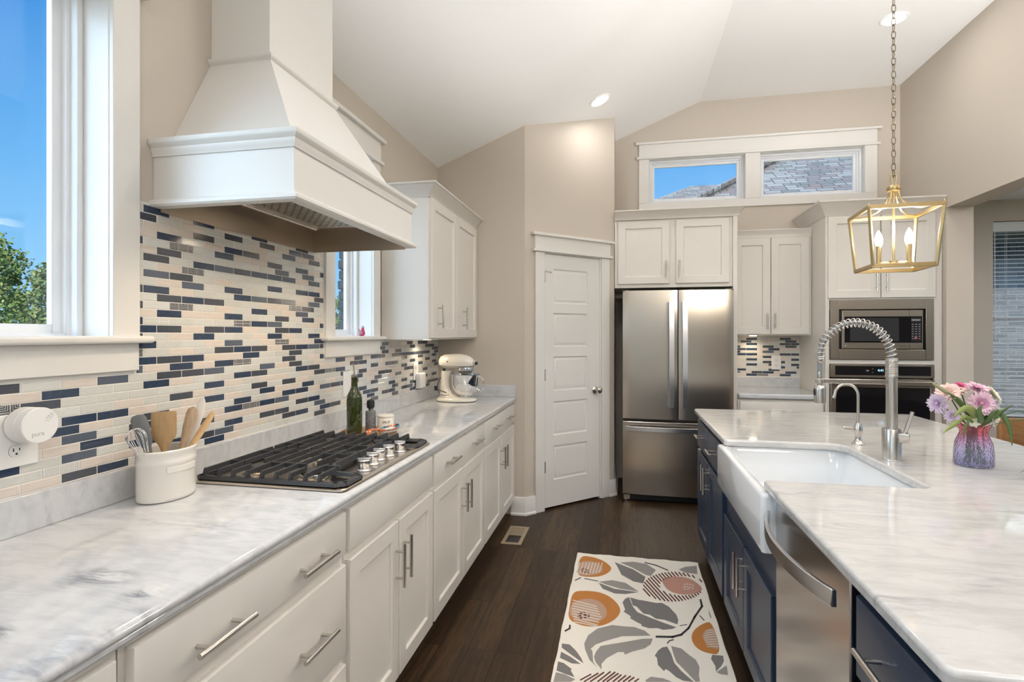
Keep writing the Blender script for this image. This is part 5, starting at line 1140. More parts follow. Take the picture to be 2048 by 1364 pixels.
b = MB(); b.tube([(-1.295, my-.04, mz+.175), (-1.315, my-.045, mz+.13), (-1.318, my-.05, mz+.09), (-1.29, my-.07, mz+.055), (-1.25, my-.075, mz+.048), (-1.22, my-.07, mz+.052)], .003, 8); b.tube([(-1.318, my-.05, mz+.09), (-1.27, my-.07, mz+.075), (-1.24, my-.068, mz+.068)], .003, 8); b.box(-1.336, -1.312, my-.06, my-.045, mz+.080, mz+.112); part(mxr, 'power_cord', b, M['black'])
# ============================================================ FLOOR VENT, RUG
fv = thing('floor_vent', 'tan metal floor register in the dark hardwood', 'floor vent', (-.73, 3.655, 0))
vm = mat('tan_register', (.34,.27,.18), .45)
b = MB(); frame(b, Matrix.Identity(4), 0, 0, 0, 0, 0, 0, 0, 0, 0, 0) if False else None
b.box(-.800, -.775, 3.490, 3.823, .0005, .005); b.box(-.685, -.660, 3.490, 3.823, .0005, .005); b.box(-.775, -.685, 3.490, 3.520, .0005, .005); b.box(-.775, -.685, 3.795, 3.823, .0005, .005); b.box(-.775, -.685, 3.652, 3.662, .0005, .004)
part(fv, 'frame', b, vm, bevel=.001)
b = MB()
for i in range(11): b.box(-.775, -.685, 3.665+i*.0117, 3.672+i*.0117, .0008, .0035)
part(fv, 'louvers', b, vm, smooth=False)
b = MB(); b.box(-.7748, -.6852, 3.5205, 3.7948, .0002, .0006); part(fv, 'dark_duct', b, M['black'], smooth=False)
RUG={'grey_dark':[[(0.034,2.905),(0.052,2.808),(0.073,2.756),(0.136,2.714),(0.197,2.679),(0.251,2.651),(0.23,2.631),(0.187,2.615),(0.164,2.625),(0.122,2.616),(0.089,2.629),(0.089,2.643),(0.061,2.665),(0.037,2.689),(0.04,2.709),(0.005,2.747),(0.013,2.769),(0.0,2.841),(0.013,2.882)],[(0.039,2.904),(0.082,2.885),(0.103,2.884),(0.17,2.87),(0.201,2.877),(0.234,2.841),(0.262,2.77),(0.267,2.722),(0.258,2.678),(0.201,2.708),(0.16,2.71),(0.132,2.743),(0.103,2.747),(0.07,2.812),(0.052,2.819)],[(-0.267,2.408),(-0.232,2.407),(-0.201,2.366),(-0.175,2.318),(-0.161,2.28),(-0.192,2.307),(-0.235,2.347),(-0.265,2.376)],[(-0.264,2.345),(-0.219,2.316),(-0.172,2.274),(-0.21,2.27),(-0.264,2.299)],[(-0.269,2.272),(-0.245,2.267),(-0.207,2.232),(-0.21,2.221),(-0.19,2.181),(-0.228,2.193),(-0.268,2.209)],[(0.195,2.479),(0.208,2.427),(0.215,2.362),(0.239,2.31),(0.28,2.248),(0.24,2.247),(0.214,2.264),(0.189,2.3),(0.176,2.311),(0.168,2.295),(0.146,2.333),(0.145,2.384),(0.137,2.397),(0.153,2.439),(0.172,2.467)],[(0.382,2.455),(0.427,2.457),(0.424,2.419),(0.407,2.38),(0.378,2.335),(0.382,2.374),(0.372,2.423)],[(-0.047,3.334),(0.063,3.252),(0.129,3.167),(0.114,3.08),(0.06,3.094),(-0.006,3.166),(-0.03,3.27)],[(-0.131,3.038),(-0.042,2.984),(0.086,2.971),(0.015,2.934),(-0.041,2.93),(-0.106,2.97)]],'grey_light':[[(0.128,2.553),(0.102,2.591),(0.055,2.613),(0.012,2.609),(-0.05,2.609),(-0.116,2.564),(-0.156,2.498),(-0.169,2.428),(-0.162,2.382),(-0.139,2.31),(-0.103,2.264),(-0.122,2.299),(-0.13,2.38),(-0.138,2.391),(-0.119,2.43),(-0.075,2.468),(-0.002,2.521)],[(0.136,2.531),(0.09,2.519),(0.012,2.478),(-0.056,2.444),(-0.096,2.423),(-0.114,2.376),(-0.121,2.336),(-0.113,2.301),(-0.085,2.253),(-0.087,2.292),(-0.067,2.336),(-0.02,2.392),(0.007,2.397),(0.009,2.378),(0.042,2.408),(0.096,2.443),(0.124,2.481)],[(0.213,2.487),(0.256,2.476),(0.282,2.435),(0.308,2.402),(0.316,2.354),(0.306,2.297),(0.305,2.257),(0.288,2.25),(0.249,2.326),(0.224,2.371),(0.217,2.429)],[(-0.269,2.198),(-0.232,2.192),(-0.186,2.168),(-0.203,2.149),(-0.272,2.134)],[(0.379,2.332),(0.429,2.388),(0.423,2.321),(0.393,2.321)],[(0.089,2.219),(0.113,2.247),(0.161,2.247),(0.195,2.231),(0.095,2.21)],[(-0.015,3.334),(0.065,3.363),(0.144,3.344),(0.194,3.27),(0.159,3.182),(0.13,3.194),(0.064,3.27)],[(-0.131,3.051),(-0.058,3.086),(0.016,3.068),(0.086,2.979),(-0.013,2.99),(-0.086,3.022)],[(0.326,3.306),(0.369,3.352),(0.438,3.382),(0.426,3.264),(0.36,3.268)],[(0.427,2.855),(0.429,2.785),(0.423,2.764),(0.422,2.813)]],'orange':[[(-0.264,2.905),(-0.205,2.929),(-0.133,2.932),(-0.078,2.903),(-0.034,2.844),(-0.008,2.77),(-0.017,2.702),(-0.051,2.637),(-0.098,2.59),(-0.155,2.571),(-0.204,2.578),(-0.262,2.618),(-0.266,2.753)],[(0.426,2.738),(0.386,2.718),(0.341,2.663),(0.314,2.604),(0.308,2.543),(0.323,2.49),(0.358,2.462),(0.425,2.46)],[(-0.263,3.384),(-0.195,3.389),(-0.12,3.348),(-0.069,3.271),(-0.064,3.216),(-0.097,3.147),(-0.149,3.105),(-0.217,3.096),(-0.26,3.113)]],'tan':[[(-0.261,2.76),(-0.224,2.822),(-0.172,2.851),(-0.123,2.832),(-0.09,2.79),(-0.075,2.73),(-0.081,2.674),(-0.105,2.636),(-0.148,2.617),(-0.198,2.617),(-0.239,2.637),(-0.26,2.672)],[(0.427,2.68),(0.386,2.659),(0.364,2.614),(0.36,2.571),(0.376,2.525),(0.399,2.505),(0.422,2.502)],[(-0.255,3.3),(-0.2,3.322),(-0.142,3.295),(-0.112,3.234),(-0.121,3.169),(-0.172,3.123),(-0.233,3.11),(-0.259,3.131)]],'pink':[[(0.212,3.142),(0.256,3.194),(0.325,3.213),(0.381,3.194),(0.417,3.134),(0.431,3.073),(0.395,3.02),(0.329,2.988),(0.275,2.995),(0.237,3.033)]],'white':[[(-0.254,2.804),(-0.13,2.765),(-0.129,2.777),(-0.254,2.816)],[(-0.254,2.776),(-0.123,2.74),(-0.122,2.751),(-0.253,2.787)],[(-0.253,2.748),(-0.116,2.715),(-0.115,2.726),(-0.253,2.76)],[(-0.253,2.721),(-0.109,2.69),(-0.108,2.701),(-0.252,2.732)],[(-0.248,2.695),(-0.102,2.666),(-0.101,2.677),(-0.248,2.706)],[(-0.244,2.67),(-0.107,2.64),(-0.106,2.65),(-0.244,2.681)],[(-0.24,2.645),(-0.111,2.614),(-0.111,2.625),(-0.239,2.656)],[(-0.235,2.621),(-0.116,2.589),(-0.115,2.599),(-0.235,2.631)],[(-0.231,2.597),(-0.121,2.578),(-0.121,2.588),(-0.231,2.607)],[(0.383,2.642),(0.432,2.67),(0.432,2.676),(0.384,2.648)],[(0.378,2.621),(0.431,2.648),(0.431,2.654),(0.378,2.627)],[(0.372,2.601),(0.43,2.627),(0.43,2.633),(0.372,2.607)],[(0.366,2.581),(0.428,2.606),(0.429,2.612),(0.367,2.587)],[(0.366,2.562),(0.427,2.585),(0.428,2.591),(0.367,2.568)],[(0.366,2.544),(0.426,2.565),(0.427,2.571),(0.367,2.55)],[(0.366,2.526),(0.425,2.545),(0.426,2.551),(0.367,2.532)],[(0.366,2.509),(0.424,2.525),(0.424,2.531),(0.367,2.514)],[(-0.257,3.289),(-0.265,3.136),(-0.259,3.133),(-0.251,3.285)],[(-0.238,3.29),(-0.246,3.132),(-0.24,3.13),(-0.232,3.287)],[(-0.219,3.292),(-0.227,3.129),(-0.221,3.126),(-0.212,3.289)],[(-0.2,3.294),(-0.209,3.126),(-0.202,3.123),(-0.193,3.292)],[(-0.181,3.3),(-0.191,3.137),(-0.185,3.134),(-0.174,3.297)],[(-0.161,3.306),(-0.173,3.147),(-0.167,3.145),(-0.155,3.303)],[(-0.142,3.312),(-0.155,3.158),(-0.149,3.155),(-0.136,3.309)],[(-0.123,3.318),(-0.137,3.169),(-0.131,3.166),(-0.117,3.315)],[(0.345,3.116),(0.343,3.11),(0.339,3.107),(0.335,3.109),(0.334,3.114),(0.336,3.12),(0.341,3.124),(0.344,3.122)],[(0.36,3.123),(0.358,3.117),(0.354,3.113),(0.35,3.115),(0.349,3.12),(0.351,3.127),(0.356,3.13),(0.359,3.128)],[(0.375,3.122),(0.372,3.116),(0.368,3.113),(0.364,3.115),(0.363,3.12),(0.365,3.126),(0.37,3.13),(0.374,3.128)],[(0.388,3.112),(0.385,3.106),(0.381,3.103),(0.377,3.104),(0.376,3.11),(0.378,3.116),(0.383,3.119),(0.387,3.118)],[(0.338,3.083),(0.336,3.077),(0.332,3.073),(0.328,3.075),(0.327,3.08),(0.329,3.086),(0.333,3.09),(0.337,3.088)],[(0.353,3.089),(0.351,3.083),(0.346,3.08),(0.343,3.081),(0.341,3.087),(0.344,3.093),(0.348,3.096),(0.352,3.094)],[(0.368,3.084),(0.366,3.078),(0.361,3.075),(0.357,3.076),(0.356,3.082),(0.359,3.088),(0.363,3.091),(0.367,3.09)],[(0.382,3.079),(0.38,3.073),(0.375,3.07),(0.371,3.071),(0.371,3.077),(0.373,3.083),(0.377,3.086),(0.381,3.084)],[(0.357,3.063),(0.355,3.057),(0.35,3.054),(0.347,3.055),(0.346,3.061),(0.348,3.067),(0.352,3.07),(0.356,3.068)],[(0.339,3.058),(0.337,3.052),(0.332,3.049),(0.329,3.05),(0.328,3.055),(0.33,3.061),(0.334,3.065),(0.338,3.063)]],'maroon':[[(0.107,3.011),(0.141,2.928),(0.147,2.939),(0.113,3.023)],[(0.11,3.057),(0.17,2.907),(0.175,2.918),(0.115,3.069)],[(0.117,3.091),(0.193,2.897),(0.199,2.908),(0.123,3.104)],[(0.128,3.118),(0.215,2.893),(0.221,2.904),(0.134,3.131)],[(0.14,3.144),(0.234,2.893),(0.24,2.904),(0.146,3.157)],[(0.154,3.166),(0.199,3.044),(0.205,3.056),(0.16,3.178)],[(0.213,3.004),(0.253,2.896),(0.259,2.906),(0.219,3.016)],[(0.169,3.184),(0.203,3.091),(0.209,3.103),(0.175,3.197)],[(0.243,2.979),(0.271,2.901),(0.277,2.912),(0.249,2.99)],[(0.185,3.2),(0.214,3.119),(0.22,3.132),(0.191,3.213)],[(0.266,2.972),(0.289,2.906),(0.295,2.917),(0.272,2.983)],[(0.202,3.215),(0.228,3.141),(0.234,3.153),(0.208,3.228)],[(0.286,2.971),(0.306,2.915),(0.312,2.926),(0.293,2.982)],[(0.219,3.229),(0.243,3.159),(0.249,3.171),(0.226,3.242)],[(0.306,2.973),(0.322,2.926),(0.328,2.937),(0.312,2.984)],[(0.238,3.24),(0.259,3.175),(0.266,3.187),(0.244,3.253)],[(0.324,2.979),(0.338,2.936),(0.344,2.947),(0.33,2.99)],[(0.257,3.248),(0.276,3.189),(0.283,3.202),(0.263,3.261)],[(0.342,2.986),(0.353,2.95),(0.36,2.961),(0.348,2.997)],[(0.276,3.256),(0.294,3.199),(0.301,3.212),(0.283,3.27)],[(0.359,2.995),(0.369,2.964),(0.375,2.975),(0.365,3.006)],[(0.297,3.261),(0.313,3.207),(0.32,3.22),(0.304,3.274)],[(0.375,3.008),(0.383,2.982),(0.39,2.993),(0.381,3.019)],[(0.319,3.261),(0.334,3.211),(0.34,3.224),(0.326,3.274)],[(0.391,3.022),(0.397,3.001),(0.404,3.012),(0.397,3.034)],[(0.341,3.259),(0.354,3.214),(0.361,3.227),(0.348,3.272)],[(0.406,3.039),(0.41,3.024),(0.417,3.036),(0.413,3.05)],[(0.365,3.253),(0.376,3.212),(0.383,3.225),(0.372,3.266)],[(0.391,3.236),(0.401,3.202),(0.408,3.215),(0.398,3.249)],[(0.425,3.192),(0.434,3.157),(0.441,3.169),(0.432,3.205)],[(-0.166,2.162),(-0.124,2.21),(-0.127,2.218),(-0.169,2.17)],[(-0.149,2.156),(-0.095,2.223),(-0.099,2.231),(-0.153,2.163)],[(-0.125,2.161),(-0.072,2.233),(-0.076,2.241),(-0.129,2.168)],[(-0.096,2.167),(-0.046,2.244),(-0.05,2.251),(-0.1,2.174)],[(-0.076,2.171),(-0.027,2.244),(-0.031,2.252),(-0.08,2.178)],[(-0.06,2.174),(-0.014,2.238),(-0.018,2.246),(-0.064,2.181)],[(-0.036,2.179),(-0.002,2.232),(-0.006,2.239),(-0.04,2.186)],[(-0.016,2.183),(0.016,2.231),(0.013,2.239),(-0.02,2.19)],[(0.004,2.187),(0.035,2.231),(0.031,2.238),(0.0,2.194)],[(0.024,2.192),(0.049,2.226),(0.045,2.233),(0.021,2.199)],[(0.048,2.196),(0.067,2.22),(0.064,2.227),(0.045,2.204)],[(-0.195,2.688),(-0.197,2.682),(-0.202,2.679),(-0.208,2.68),(-0.21,2.685),(-0.209,2.692),(-0.203,2.695),(-0.198,2.694)],[(-0.183,2.698),(-0.184,2.694),(-0.188,2.691),(-0.192,2.692),(-0.193,2.696),(-0.192,2.7),(-0.189,2.702),(-0.185,2.702)],[(-0.212,2.679),(-0.213,2.676),(-0.216,2.674),(-0.219,2.674),(-0.22,2.677),(-0.22,2.681),(-0.217,2.682),(-0.214,2.682)],[(-0.198,2.665),(-0.2,2.658),(-0.205,2.655),(-0.211,2.656),(-0.214,2.662),(-0.212,2.668),(-0.207,2.672),(-0.201,2.67)],[(-0.172,2.677),(-0.175,2.669),(-0.181,2.665),(-0.188,2.667),(-0.191,2.673),(-0.189,2.681),(-0.182,2.685),(-0.176,2.684)],[(-0.159,2.683),(-0.16,2.68),(-0.163,2.678),(-0.166,2.678),(-0.167,2.681),(-0.166,2.684),(-0.164,2.686),(-0.161,2.686)],[(-0.192,2.645),(-0.194,2.638),(-0.199,2.635),(-0.205,2.636),(-0.207,2.641),(-0.206,2.648),(-0.2,2.652),(-0.194,2.65)],[(-0.173,2.652),(-0.174,2.646),(-0.179,2.642),(-0.185,2.643),(-0.187,2.649),(-0.186,2.655),(-0.181,2.658),(-0.175,2.657)],[(-0.157,2.667),(-0.159,2.661),(-0.163,2.658),(-0.169,2.659),(-0.171,2.664),(-0.169,2.669),(-0.164,2.673),(-0.159,2.671)],[(-0.21,2.65),(-0.211,2.646),(-0.214,2.645),(-0.217,2.645),(-0.218,2.648),(-0.217,2.651),(-0.214,2.653),(-0.211,2.652)],[(-0.23,3.191),(-0.231,3.185),(-0.234,3.181),(-0.238,3.183),(-0.24,3.189),(-0.239,3.196),(-0.236,3.199),(-0.232,3.197)],[(-0.221,3.202),(-0.222,3.196),(-0.225,3.192),(-0.228,3.194),(-0.23,3.201),(-0.229,3.207),(-0.226,3.211),(-0.223,3.209)],[(-0.207,3.192),(-0.208,3.186),(-0.211,3.182),(-0.214,3.185),(-0.216,3.191),(-0.215,3.197),(-0.212,3.201),(-0.209,3.199)],[(-0.195,3.184),(-0.196,3.177),(-0.199,3.174),(-0.202,3.176),(-0.204,3.182),(-0.203,3.189),(-0.2,3.192),(-0.196,3.19)],[(-0.226,3.17),(-0.227,3.164),(-0.23,3.16),(-0.234,3.162),(-0.236,3.168),(-0.235,3.175),(-0.232,3.178),(-0.228,3.176)],[(-0.212,3.159),(-0.213,3.152),(-0.216,3.149),(-0.22,3.151),(-0.222,3.157),(-0.221,3.163),(-0.218,3.167),(-0.214,3.165)],[(-0.201,3.161),(-0.202,3.155),(-0.205,3.151),(-0.208,3.153),(-0.21,3.159),(-0.209,3.166),(-0.206,3.169),(-0.203,3.167)],[(-0.189,3.155),(-0.19,3.148),(-0.193,3.145),(-0.196,3.147),(-0.198,3.153),(-0.197,3.159),(-0.194,3.162),(-0.191,3.16)]],'black':[[(0.149,2.54),(0.229,2.554),(0.231,2.571),(0.15,2.557)],[(0.221,2.551),(0.272,2.584),(0.271,2.601),(0.22,2.567)],[(0.267,2.579),(0.313,2.655),(0.308,2.667),(0.262,2.591)],[(0.308,2.644),(0.357,2.774),(0.349,2.782),(0.301,2.651)],[(0.349,2.755),(0.406,2.884),(0.399,2.895),(0.342,2.764)],[(0.404,2.878),(0.406,2.96),(0.396,2.953),(0.393,2.871)],[(0.372,2.781),(0.388,2.736),(0.392,2.743),(0.376,2.788)],[(0.268,2.664),(0.304,2.683),(0.304,2.689),(0.268,2.67)],[(0.199,2.5),(0.211,2.526),(0.208,2.531),(0.195,2.505)],[(0.208,2.522),(0.228,2.535),(0.228,2.544),(0.207,2.53)],[(-0.263,2.503),(-0.241,2.533),(-0.246,2.546),(-0.268,2.515)],[(-0.24,2.535),(-0.243,2.57),(-0.251,2.569),(-0.249,2.535)],[(0.131,3.357),(0.202,3.327),(0.204,3.341),(0.133,3.371)],[(0.192,3.334),(0.263,3.273),(0.266,3.285),(0.195,3.347)],[(-0.213,3.068),(-0.134,3.052),(-0.133,3.061),(-0.213,3.078)],[(-0.262,3.033),(-0.231,3.077),(-0.234,3.087),(-0.265,3.043)]]}
rug_m = {'base': mat('ivory_rug', (.86,.81,.73), .95), 'grey_dark': mat('charcoal_yarn', (.20,.19,.185), .95), 'grey_light': mat('grey_yarn', (.31,.29,.275), .95), 'orange': mat('orange_yarn', (.50,.20,.05), .95), 'tan': mat('tan_yarn', (.50,.33,.24), .95), 'pink': mat('rose_yarn', (.52,.28,.22), .95), 'white': mat('cream_yarn', (.66,.60,.54), .95), 'maroon': mat('maroon_yarn', (.13,.045,.04), .95), 'black': mat('dark_yarn', (.035,.036,.042), .95)}
for m_ in rug_m.values():
    t = NT(m_); col = m_.node_tree.nodes['Principled BSDF'].inputs['Base Color'].default_value[:3]
    n_ = t.noise(t.coord((1, 3, 1)), 260, 3, .7); t.l(t.mix(t.ramp(n_, [(.35, (0,0,0)), (.75, (1,1,1))]), tuple(c_*.86 for c_ in col), tuple(min(1, c_*1.16) for c_ in col)), t.b.inputs['Base Color']); t.bump(n_, .35, .002)
keys = ['base', 'grey_dark', 'grey_light', 'orange', 'tan', 'pink', 'white', 'maroon', 'black']
rx0, rx1, ry0, ry1 = -.282, .450, 1.38, 3.432
mb = MB()
N = 40; wob = lambda s_, ph: .004*math.sin(s_*9+ph)+.002*math.sin(s_*23+ph)
edge = [(rx0 + (rx1-rx0)*i/N, ry1 + wob(i/N*3, 1)) for i in range(N)] + [(rx1 + .4*wob(i/N*4, 2), ry1 - (ry1-ry0)*i/N) for i in range(N)] + [(rx1 - (rx1-rx0)*i/N, ry0) for i in range(N)] + [(rx0 + .4*wob(i/N*4, 3), ry0 + (ry1-ry0)*i/N) for i in range(N)]
inset = lambda k, z: [(x + (k if x < rx0+.02 else -k if x > rx1-.02 else 0), y + (k if y < ry0+.02 else -k if y > ry1-.02 else 0), z) for x, y in edge]
mb.loft([inset(0, .001), inset(0, .005), inset(.003, .0075)])
def chaikin(P, it):
    for _ in range(it):
        Q_ = []
        for i in range(len(P)):
            a, c = P[i], P[(i+1) % len(P)]
            if (abs(a[0]-rx0) < .012 and abs(c[0]-rx0) < .012) or (abs(a[0]-rx1) < .012 and abs(c[0]-rx1) < .012): Q_ += [a, c]; continue
            Q_ += [(a[0]*.75+c[0]*.25, a[1]*.75+c[1]*.25), (a[0]*.25+c[0]*.75, a[1]*.25+c[1]*.75)]
        P = Q_
    return P
for ki, k in enumerate(keys[1:], 1):
    for poly in RUG.get(k, []):
        if k in ('orange', 'tan', 'pink'): poly = chaikin(poly, 3)
        z = .0076 + .0001*['grey_dark', 'grey_light', 'orange', 'tan', 'pink', 'white', 'maroon', 'black'].index(k)
        mb.add([(x, y, z) for x, y in poly], [tuple(range(len(poly)))], ki)
solo('runner_rug', 'ivory runner rug with grey leaves and orange and rose fruit', 'rug', mb, [rug_m[k] for k in keys], (.084, 2.4, 0), smooth=False)
# ============================================================ CHAIR BY THE NOOK
chx = 2.12
cs = thing('counter_stool', 'honey oak chair back showing past the far right edge of the island', 'chair', (1.95, 3.1, 0))
b = MB(); L = []
for i in range(15):
    t_ = i/14; y = 2.74 + .76*t_; x = chx - .05*((t_-.5)*2)**2; zt2 = .965 - .045*((t_-.5)*2)**2*.8
    L.append([(x-.012, y, .79), (x+.012, y, .79), (x+.012, y, zt2), (x-.012, y, zt2)])
b.loft(L); part(cs, 'top_rail', b, M['oak'], bevel=.006, seg=3)
for y in (2.76, 3.48): b = MB(); b.tube([(chx-.045, y, .002), (chx-.05, y, .5), (chx-.05, y, .93)], [.016, .020, .018], 12); part(cs, 'leg', b, M['oak'])
for y in (2.78, 3.46): b = MB(); b.tube([(1.74, y, .002), (1.75, y, .60)], [.016, .020], 12); part(cs, 'leg', b, M['oak'])
b = MB(); b.prism(rrect(1.73, 2.10, 2.75, 3.49, .05), .60, .635); part(cs, 'seat', b, M['oak'], bevel=.008)
for k in range(5):
    b = MB(); y = 2.86+.13*k; b.cyl((chx-.02, y, .63), (chx-.012, y, .80), .010, n=10); part(cs, 'spindle', b, M['oak'])
# ============================================================ BLINDS
bl = thing('window_blinds', 'white horizontal blinds in the tall breakfast nook window', 'blinds', (4.18, 6.16, 2.5))
bm_ = mat('white_slat', (.75,.78,.80), .5)
b = MB(); b.box(NX0+.008, NX1-.008, YN+.028, YN+.078, NZ1-.10, NZ1-.004); part(bl, 'valance', b, bm_, bevel=.003)
z = NZ1 - .13; i = 0
while z > NZ0+.05:
    b = MB(); dz = .006
    b.loft([[(x, YN+.030, z-dz), (x, YN+.053, z+.002), (x, YN+.076, z+dz), (x, YN+.076, z+dz+.0022), (x, YN+.053, z+.0045), (x, YN+.030, z-dz+.0022)] for x in (NX0+.012, NX1-.012)]); part(bl, 'slat', b, bm_, smooth=False); z -= .0415
b = MB(); b.box(NX0+.012, NX1-.012, YN+.03, YN+.076, NZ0+.012, NZ0+.030); part(bl, 'bottom_rail', b, bm_, bevel=.002)
b = MB()
for x in (NX0+.12, NX0+.135, NX0+.56, NX1-.13): b.cyl((x, YN+.0285, NZ0+.02), (x, YN+.0285, NZ1-.1), .0012, n=6)
part(bl, 'cords', b, bm_); 
b = MB(); b.tube([(NX0+.03, YN+.026, NZ1-.1), (NX0+.03, YN+.02, 1.35)], .004, 8); part(bl, 'tilt_wand', b, bm_)
# ============================================================ OUTSIDE
def noise_ground():
    m = mat('lawn', (.10,.16,.04), .95); t = NT(m); t.l(t.ramp(t.noise(t.coord(), 3, 6), [(.3, (.06,.11,.03)), (.7, (.16,.20,.07))]), t.b.inputs['Base Color']); return m
b = MB(); b.box(-90, 90, -60, 120, -.9, -.6); o = solo('lawn', 'green lawn outside the house', 'grass', b, noise_ground(), (0, 0, -.9), smooth=False); o['kind'] = 'structure'
def brick(name, c1, c2, mort, sc=1, w=.20, h_=.075, rot=(math.pi/2, 0, 0), bumpy=.4):
    m = mat(name, c1, .85); t = NT(m); br = t.n('TexBrick'); v = t.coord((1,1,1), rot); t.l(v, br.inputs['Vector'])
    for k_, x_ in (('Scale', sc), ('Mortar Size', .006), ('Mortar Smooth', .2), ('Brick Width', w), ('Row Height', h_), ('Bias', -.1)): br.inputs[k_].default_value = x_
    br.inputs['Color1'].default_value = (*c1, 1); br.inputs['Color2'].default_value = (*c2, 1); br.inputs['Mortar'].default_value = (*mort, 1)
    n_ = t.noise(t.coord(), 14, 5); c = t.mix(t.math('MULTIPLY', n_, .5), br.outputs['Color'], (c1[0]*.6, c1[1]*.6, c1[2]*.6)); t.l(c, t.b.inputs['Base Color']); t.bump(t.math('SUBTRACT', n_, br.outputs['Fac']), bumpy, .01); return m
M['brick'] = brick('grey_brick', (.13,.14,.15), (.24,.25,.26), (.33,.34,.35))
def shingle():
    m = mat('grey_shingles', (.2,.2,.2), .95); t = NT(m); br = t.n('TexBrick'); t.l(t.coord((1,1,1)), br.inputs['Vector']); br.offset = .43; br.offset_frequency = 2; br.squash = .7; br.squash_frequency = 3
    for k_, x_ in (('Scale', 1), ('Mortar Size', .008), ('Mortar Smooth', .3), ('Brick Width', .26), ('Row Height', .125), ('Bias', 0)): br.inputs[k_].default_value = x_
    br.inputs['Color1'].default_value = (0,0,0,1); br.inputs['Color2'].default_value = (1,1,1,1); br.inputs['Mortar'].default_value = (.5,.5,.5,1)
    c = t.ramp(br.outputs['Color'], [(0, (.12,.126,.125)), (.25, (.20,.205,.20)), (.5, (.155,.138,.14)), (.72, (.23,.235,.23)), (.9, (.17,.13,.13))], 'CONSTANT')
    n_ = t.noise(t.coord(), 60, 4, .7); c = t.mix(t.math('MULTIPLY', n_, .3), c, (.09,.09,.09)); c = t.mix(br.outputs['Fac'], c, (.03,.03,.032)); t.l(c, t.b.inputs['Base Color']); t.bump(t.math('SUBTRACT', 1, br.outputs['Fac']), .6, .02); return m
M['shingle'] = shingle()
nh = thing('neighbour_house', 'grey brick house with shingled hip roof seen through the back windows', 'house', (5, 10, -.6))
b = MB(); b.box(1.0, 14, 8.6, 9.0, -.6, 2.9); part(nh, 'brick_wall', b, M['brick'], smooth=False)
def slab(pts, m, name, th=.12):
    b = MB(); pts = [Vector(p) for p in pts]; n_ = (pts[1]-pts[0]).cross(pts[2]-pts[0]).normalized(); n_ = -n_ if n_.z < 0 else n_
    c = sum(pts, Vector())/len(pts); u = Vector((1, 0, 0)); fr_ = FR(c, u, n_); inv = fr_.inverted(); lp_ = [inv @ p for p in pts]
    b.loft([[(p.x, p.y, -th) for p in lp_], [(p.x, p.y, 0) for p in lp_]])
    o = mesh_obj(name, b, m, smooth=False); o.parent = nh; o.matrix_parent_inverse = Matrix.Identity(4); o.matrix_local = Matrix.Translation(-ORG[nh]) @ fr_; ORG[o] = ORG[nh]; return o
rf = lambda x, y: (x, y, 2.9 + .6*(y-8))
slab([rf(.25, 8.0), rf(14, 8.0), rf(14, 13.6), rf(5.15, 13.6)], M['shingle'], 'front_roof')
slab([(-2.8, 10.2, 2.8), (3.5, 10.2, 2.8), (4.2, 15.7, 5.55), (1.88, 15.75, 5.575)], M['shingle'], 'rear_roof')
b = MB()
hp0, hp1 = Vector(rf(.25, 8.0)), Vector(rf(5.15, 13.6)); 
for i in range(34):
    a_ = hp0.lerp(hp1, i/34); c_ = hp0.lerp(hp1, (i+1.15)/34); b.tube([a_ + Vector((0,0,.03)), c_ + Vector((0,0,.045))], [.10, .10], 8, flat=.5)
part(nh, 'hip_cap_shingles', b, M['shingle'], smooth=False)
b = MB(); b.box(1.0, 14, 7.95, 8.6, 2.80, 2.9); b.box(.3, 14, 7.90, 7.97, 2.72, 2.92); part(nh, 'eave', b, M['trim'], smooth=False)
b = MB(); b.box(5.7, 6.9, 8.56, 8.62, .5, 1.9); wn = part(nh, 'window', b, M['trim'], smooth=False)
b = MB(); b.box(5.78, 6.82, 8.545, 8.565, .58, 1.82); part(wn, 'window_glass', b, mat('blue_reflective_glass', (.10,.20,.30), .1), smooth=False)
b = MB()
for i in range(60): b.box(4.0+.1*i, 4.085+.1*i, 8.585, 8.601, 2.45, 2.65)
part(nh, 'soldier_course', b, mat('dark_soldier_brick', (.09,.10,.11), .85), smooth=False)
# unseen pale slabs added to bounce light up through the windows
b = MB(); b.box(-9, -1.9, -7, 6, -.62, -.12); solo('bounce_slab', 'pale slab added along the left side of the house to bounce light indoors', 'patio', b, mat('pale_bounce', (.55,.54,.51), .9), (-4, 0, -.6), smooth=False)
b = MB(); b.box(-1.8, 9, -12, -4.9, -.6, -.12); solo('bounce_slab', 'pale slab added behind the house to bounce light indoors', 'patio', b, mat('pale_bounce_rear', (.55,.54,.51), .9), (3, -8, -.6), smooth=False)
# own exterior brick reveal beside narrow window
b = MB()
for i in range(20):
    o_ = .012*(i % 2) + random.uniform(-.004, .004); b.box(-1.725, -1.615, 3.022+o_, 3.60, 1.30+i*.063, 1.30+i*.063+.056)
b.box(-1.715, -1.61, 3.040, 3.60, 1.28, 2.60)
solo('brick_pier', 'dark rough brick edge outside the narrow window', 'brick', b, mat('dark_brick', (.022,.026,.030), .9), (-1.67, 3.3, 1.28), bevel=.008, seg=2)
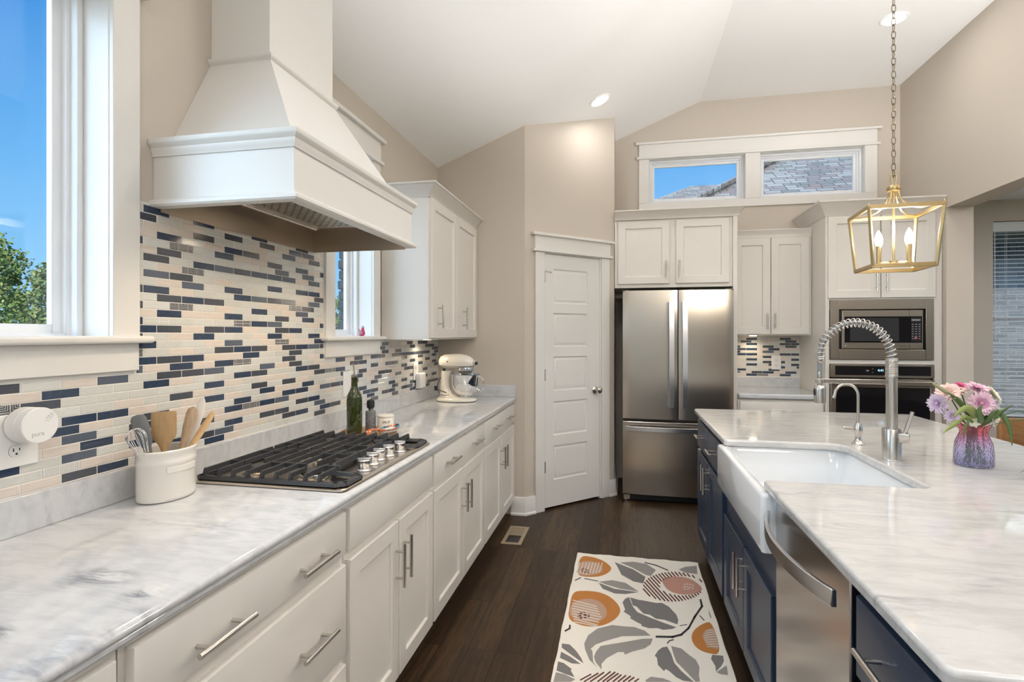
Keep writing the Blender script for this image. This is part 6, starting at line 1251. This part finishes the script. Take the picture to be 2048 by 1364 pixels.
# trees
def tree(cx, cy, h, r, seed, label):
    rr = random.Random(seed); t_ = thing('leafy_tree', label, 'tree', (cx, cy, -.6), 'trees beyond the lawn')
    b = MB(); b.tube([(cx, cy, -.6), (cx+.1, cy, h*.3), (cx-.1, cy+.1, h*.7)], [.22, .16, .06], 10)
    for k in range(10):
        a_ = rr.uniform(0, 6.28); z = h*rr.uniform(.2, .6); b.tube([(cx, cy, z), (cx+math.cos(a_)*r*.4, cy+math.sin(a_)*r*.4, z+h*.12), (cx+math.cos(a_)*r*.75, cy+math.sin(a_)*r*.75, z+h*.26)], [.07, .04, .012], 6)
    part(t_, 'trunk', b, mat('bark', (.12,.09,.07), .9))
    b = MB(); cl = []
    for k in range(60):
        a_ = rr.uniform(0, 6.28); zz_ = rr.uniform(.05, 1); q_ = r*math.sqrt(max(.02, 1-(abs(zz_-.35)/.68)**2))*rr.uniform(.3, 1); cl.append((Vector((cx+math.cos(a_)*q_, cy+math.sin(a_)*q_, h*zz_)), rr.uniform(.35, .8)*r*.38))
    for c_, s_ in cl:
        for k in range(150):
            d = Vector((rr.gauss(0, 1), rr.gauss(0, 1), rr.gauss(0, 1))).normalized()*s_*rr.uniform(.4, 1.15); p = c_ + d; u = Vector((rr.gauss(0,1), rr.gauss(0,1), rr.gauss(0,1))).normalized(); v = u.orthogonal().normalized(); l = rr.uniform(.06, .13)
            b.add([p-u*l, p-v*l*.5, p+u*l, p+v*l*.5], [(0, 1, 2, 3)], rr.choice((0, 0, 1, 2)))
    o = part(t_, 'crown', b, LM, smooth=False); o['kind'] = 'stuff'
LM = [mat('leaf_green', (.15,.23,.055), .7), mat('leaf_dark', (.07,.13,.04), .7), mat('leaf_yellow', (.27,.31,.10), .7)]
for i, (x, y, h, r) in enumerate(((-27, 17.4, 5.5, 2.4), (-25.0, 19.4, 4.3, 1.5), (-28, 24.5, 4.9, 2.2), (-21, 19.0, 2.6, 1.4), (-33, 21.5, 5.6, 2.8))): tree(x, y, h, r, i+5, ['tallest green tree at the left of the tall window', 'green tree at the right edge of the tree group', 'green tree behind the group', 'low green shrub tree in front', 'green tree at the back of the group'][i])
tree(-26, 46, 4.9, 1.6, 33, 'tree seen through the narrow window')
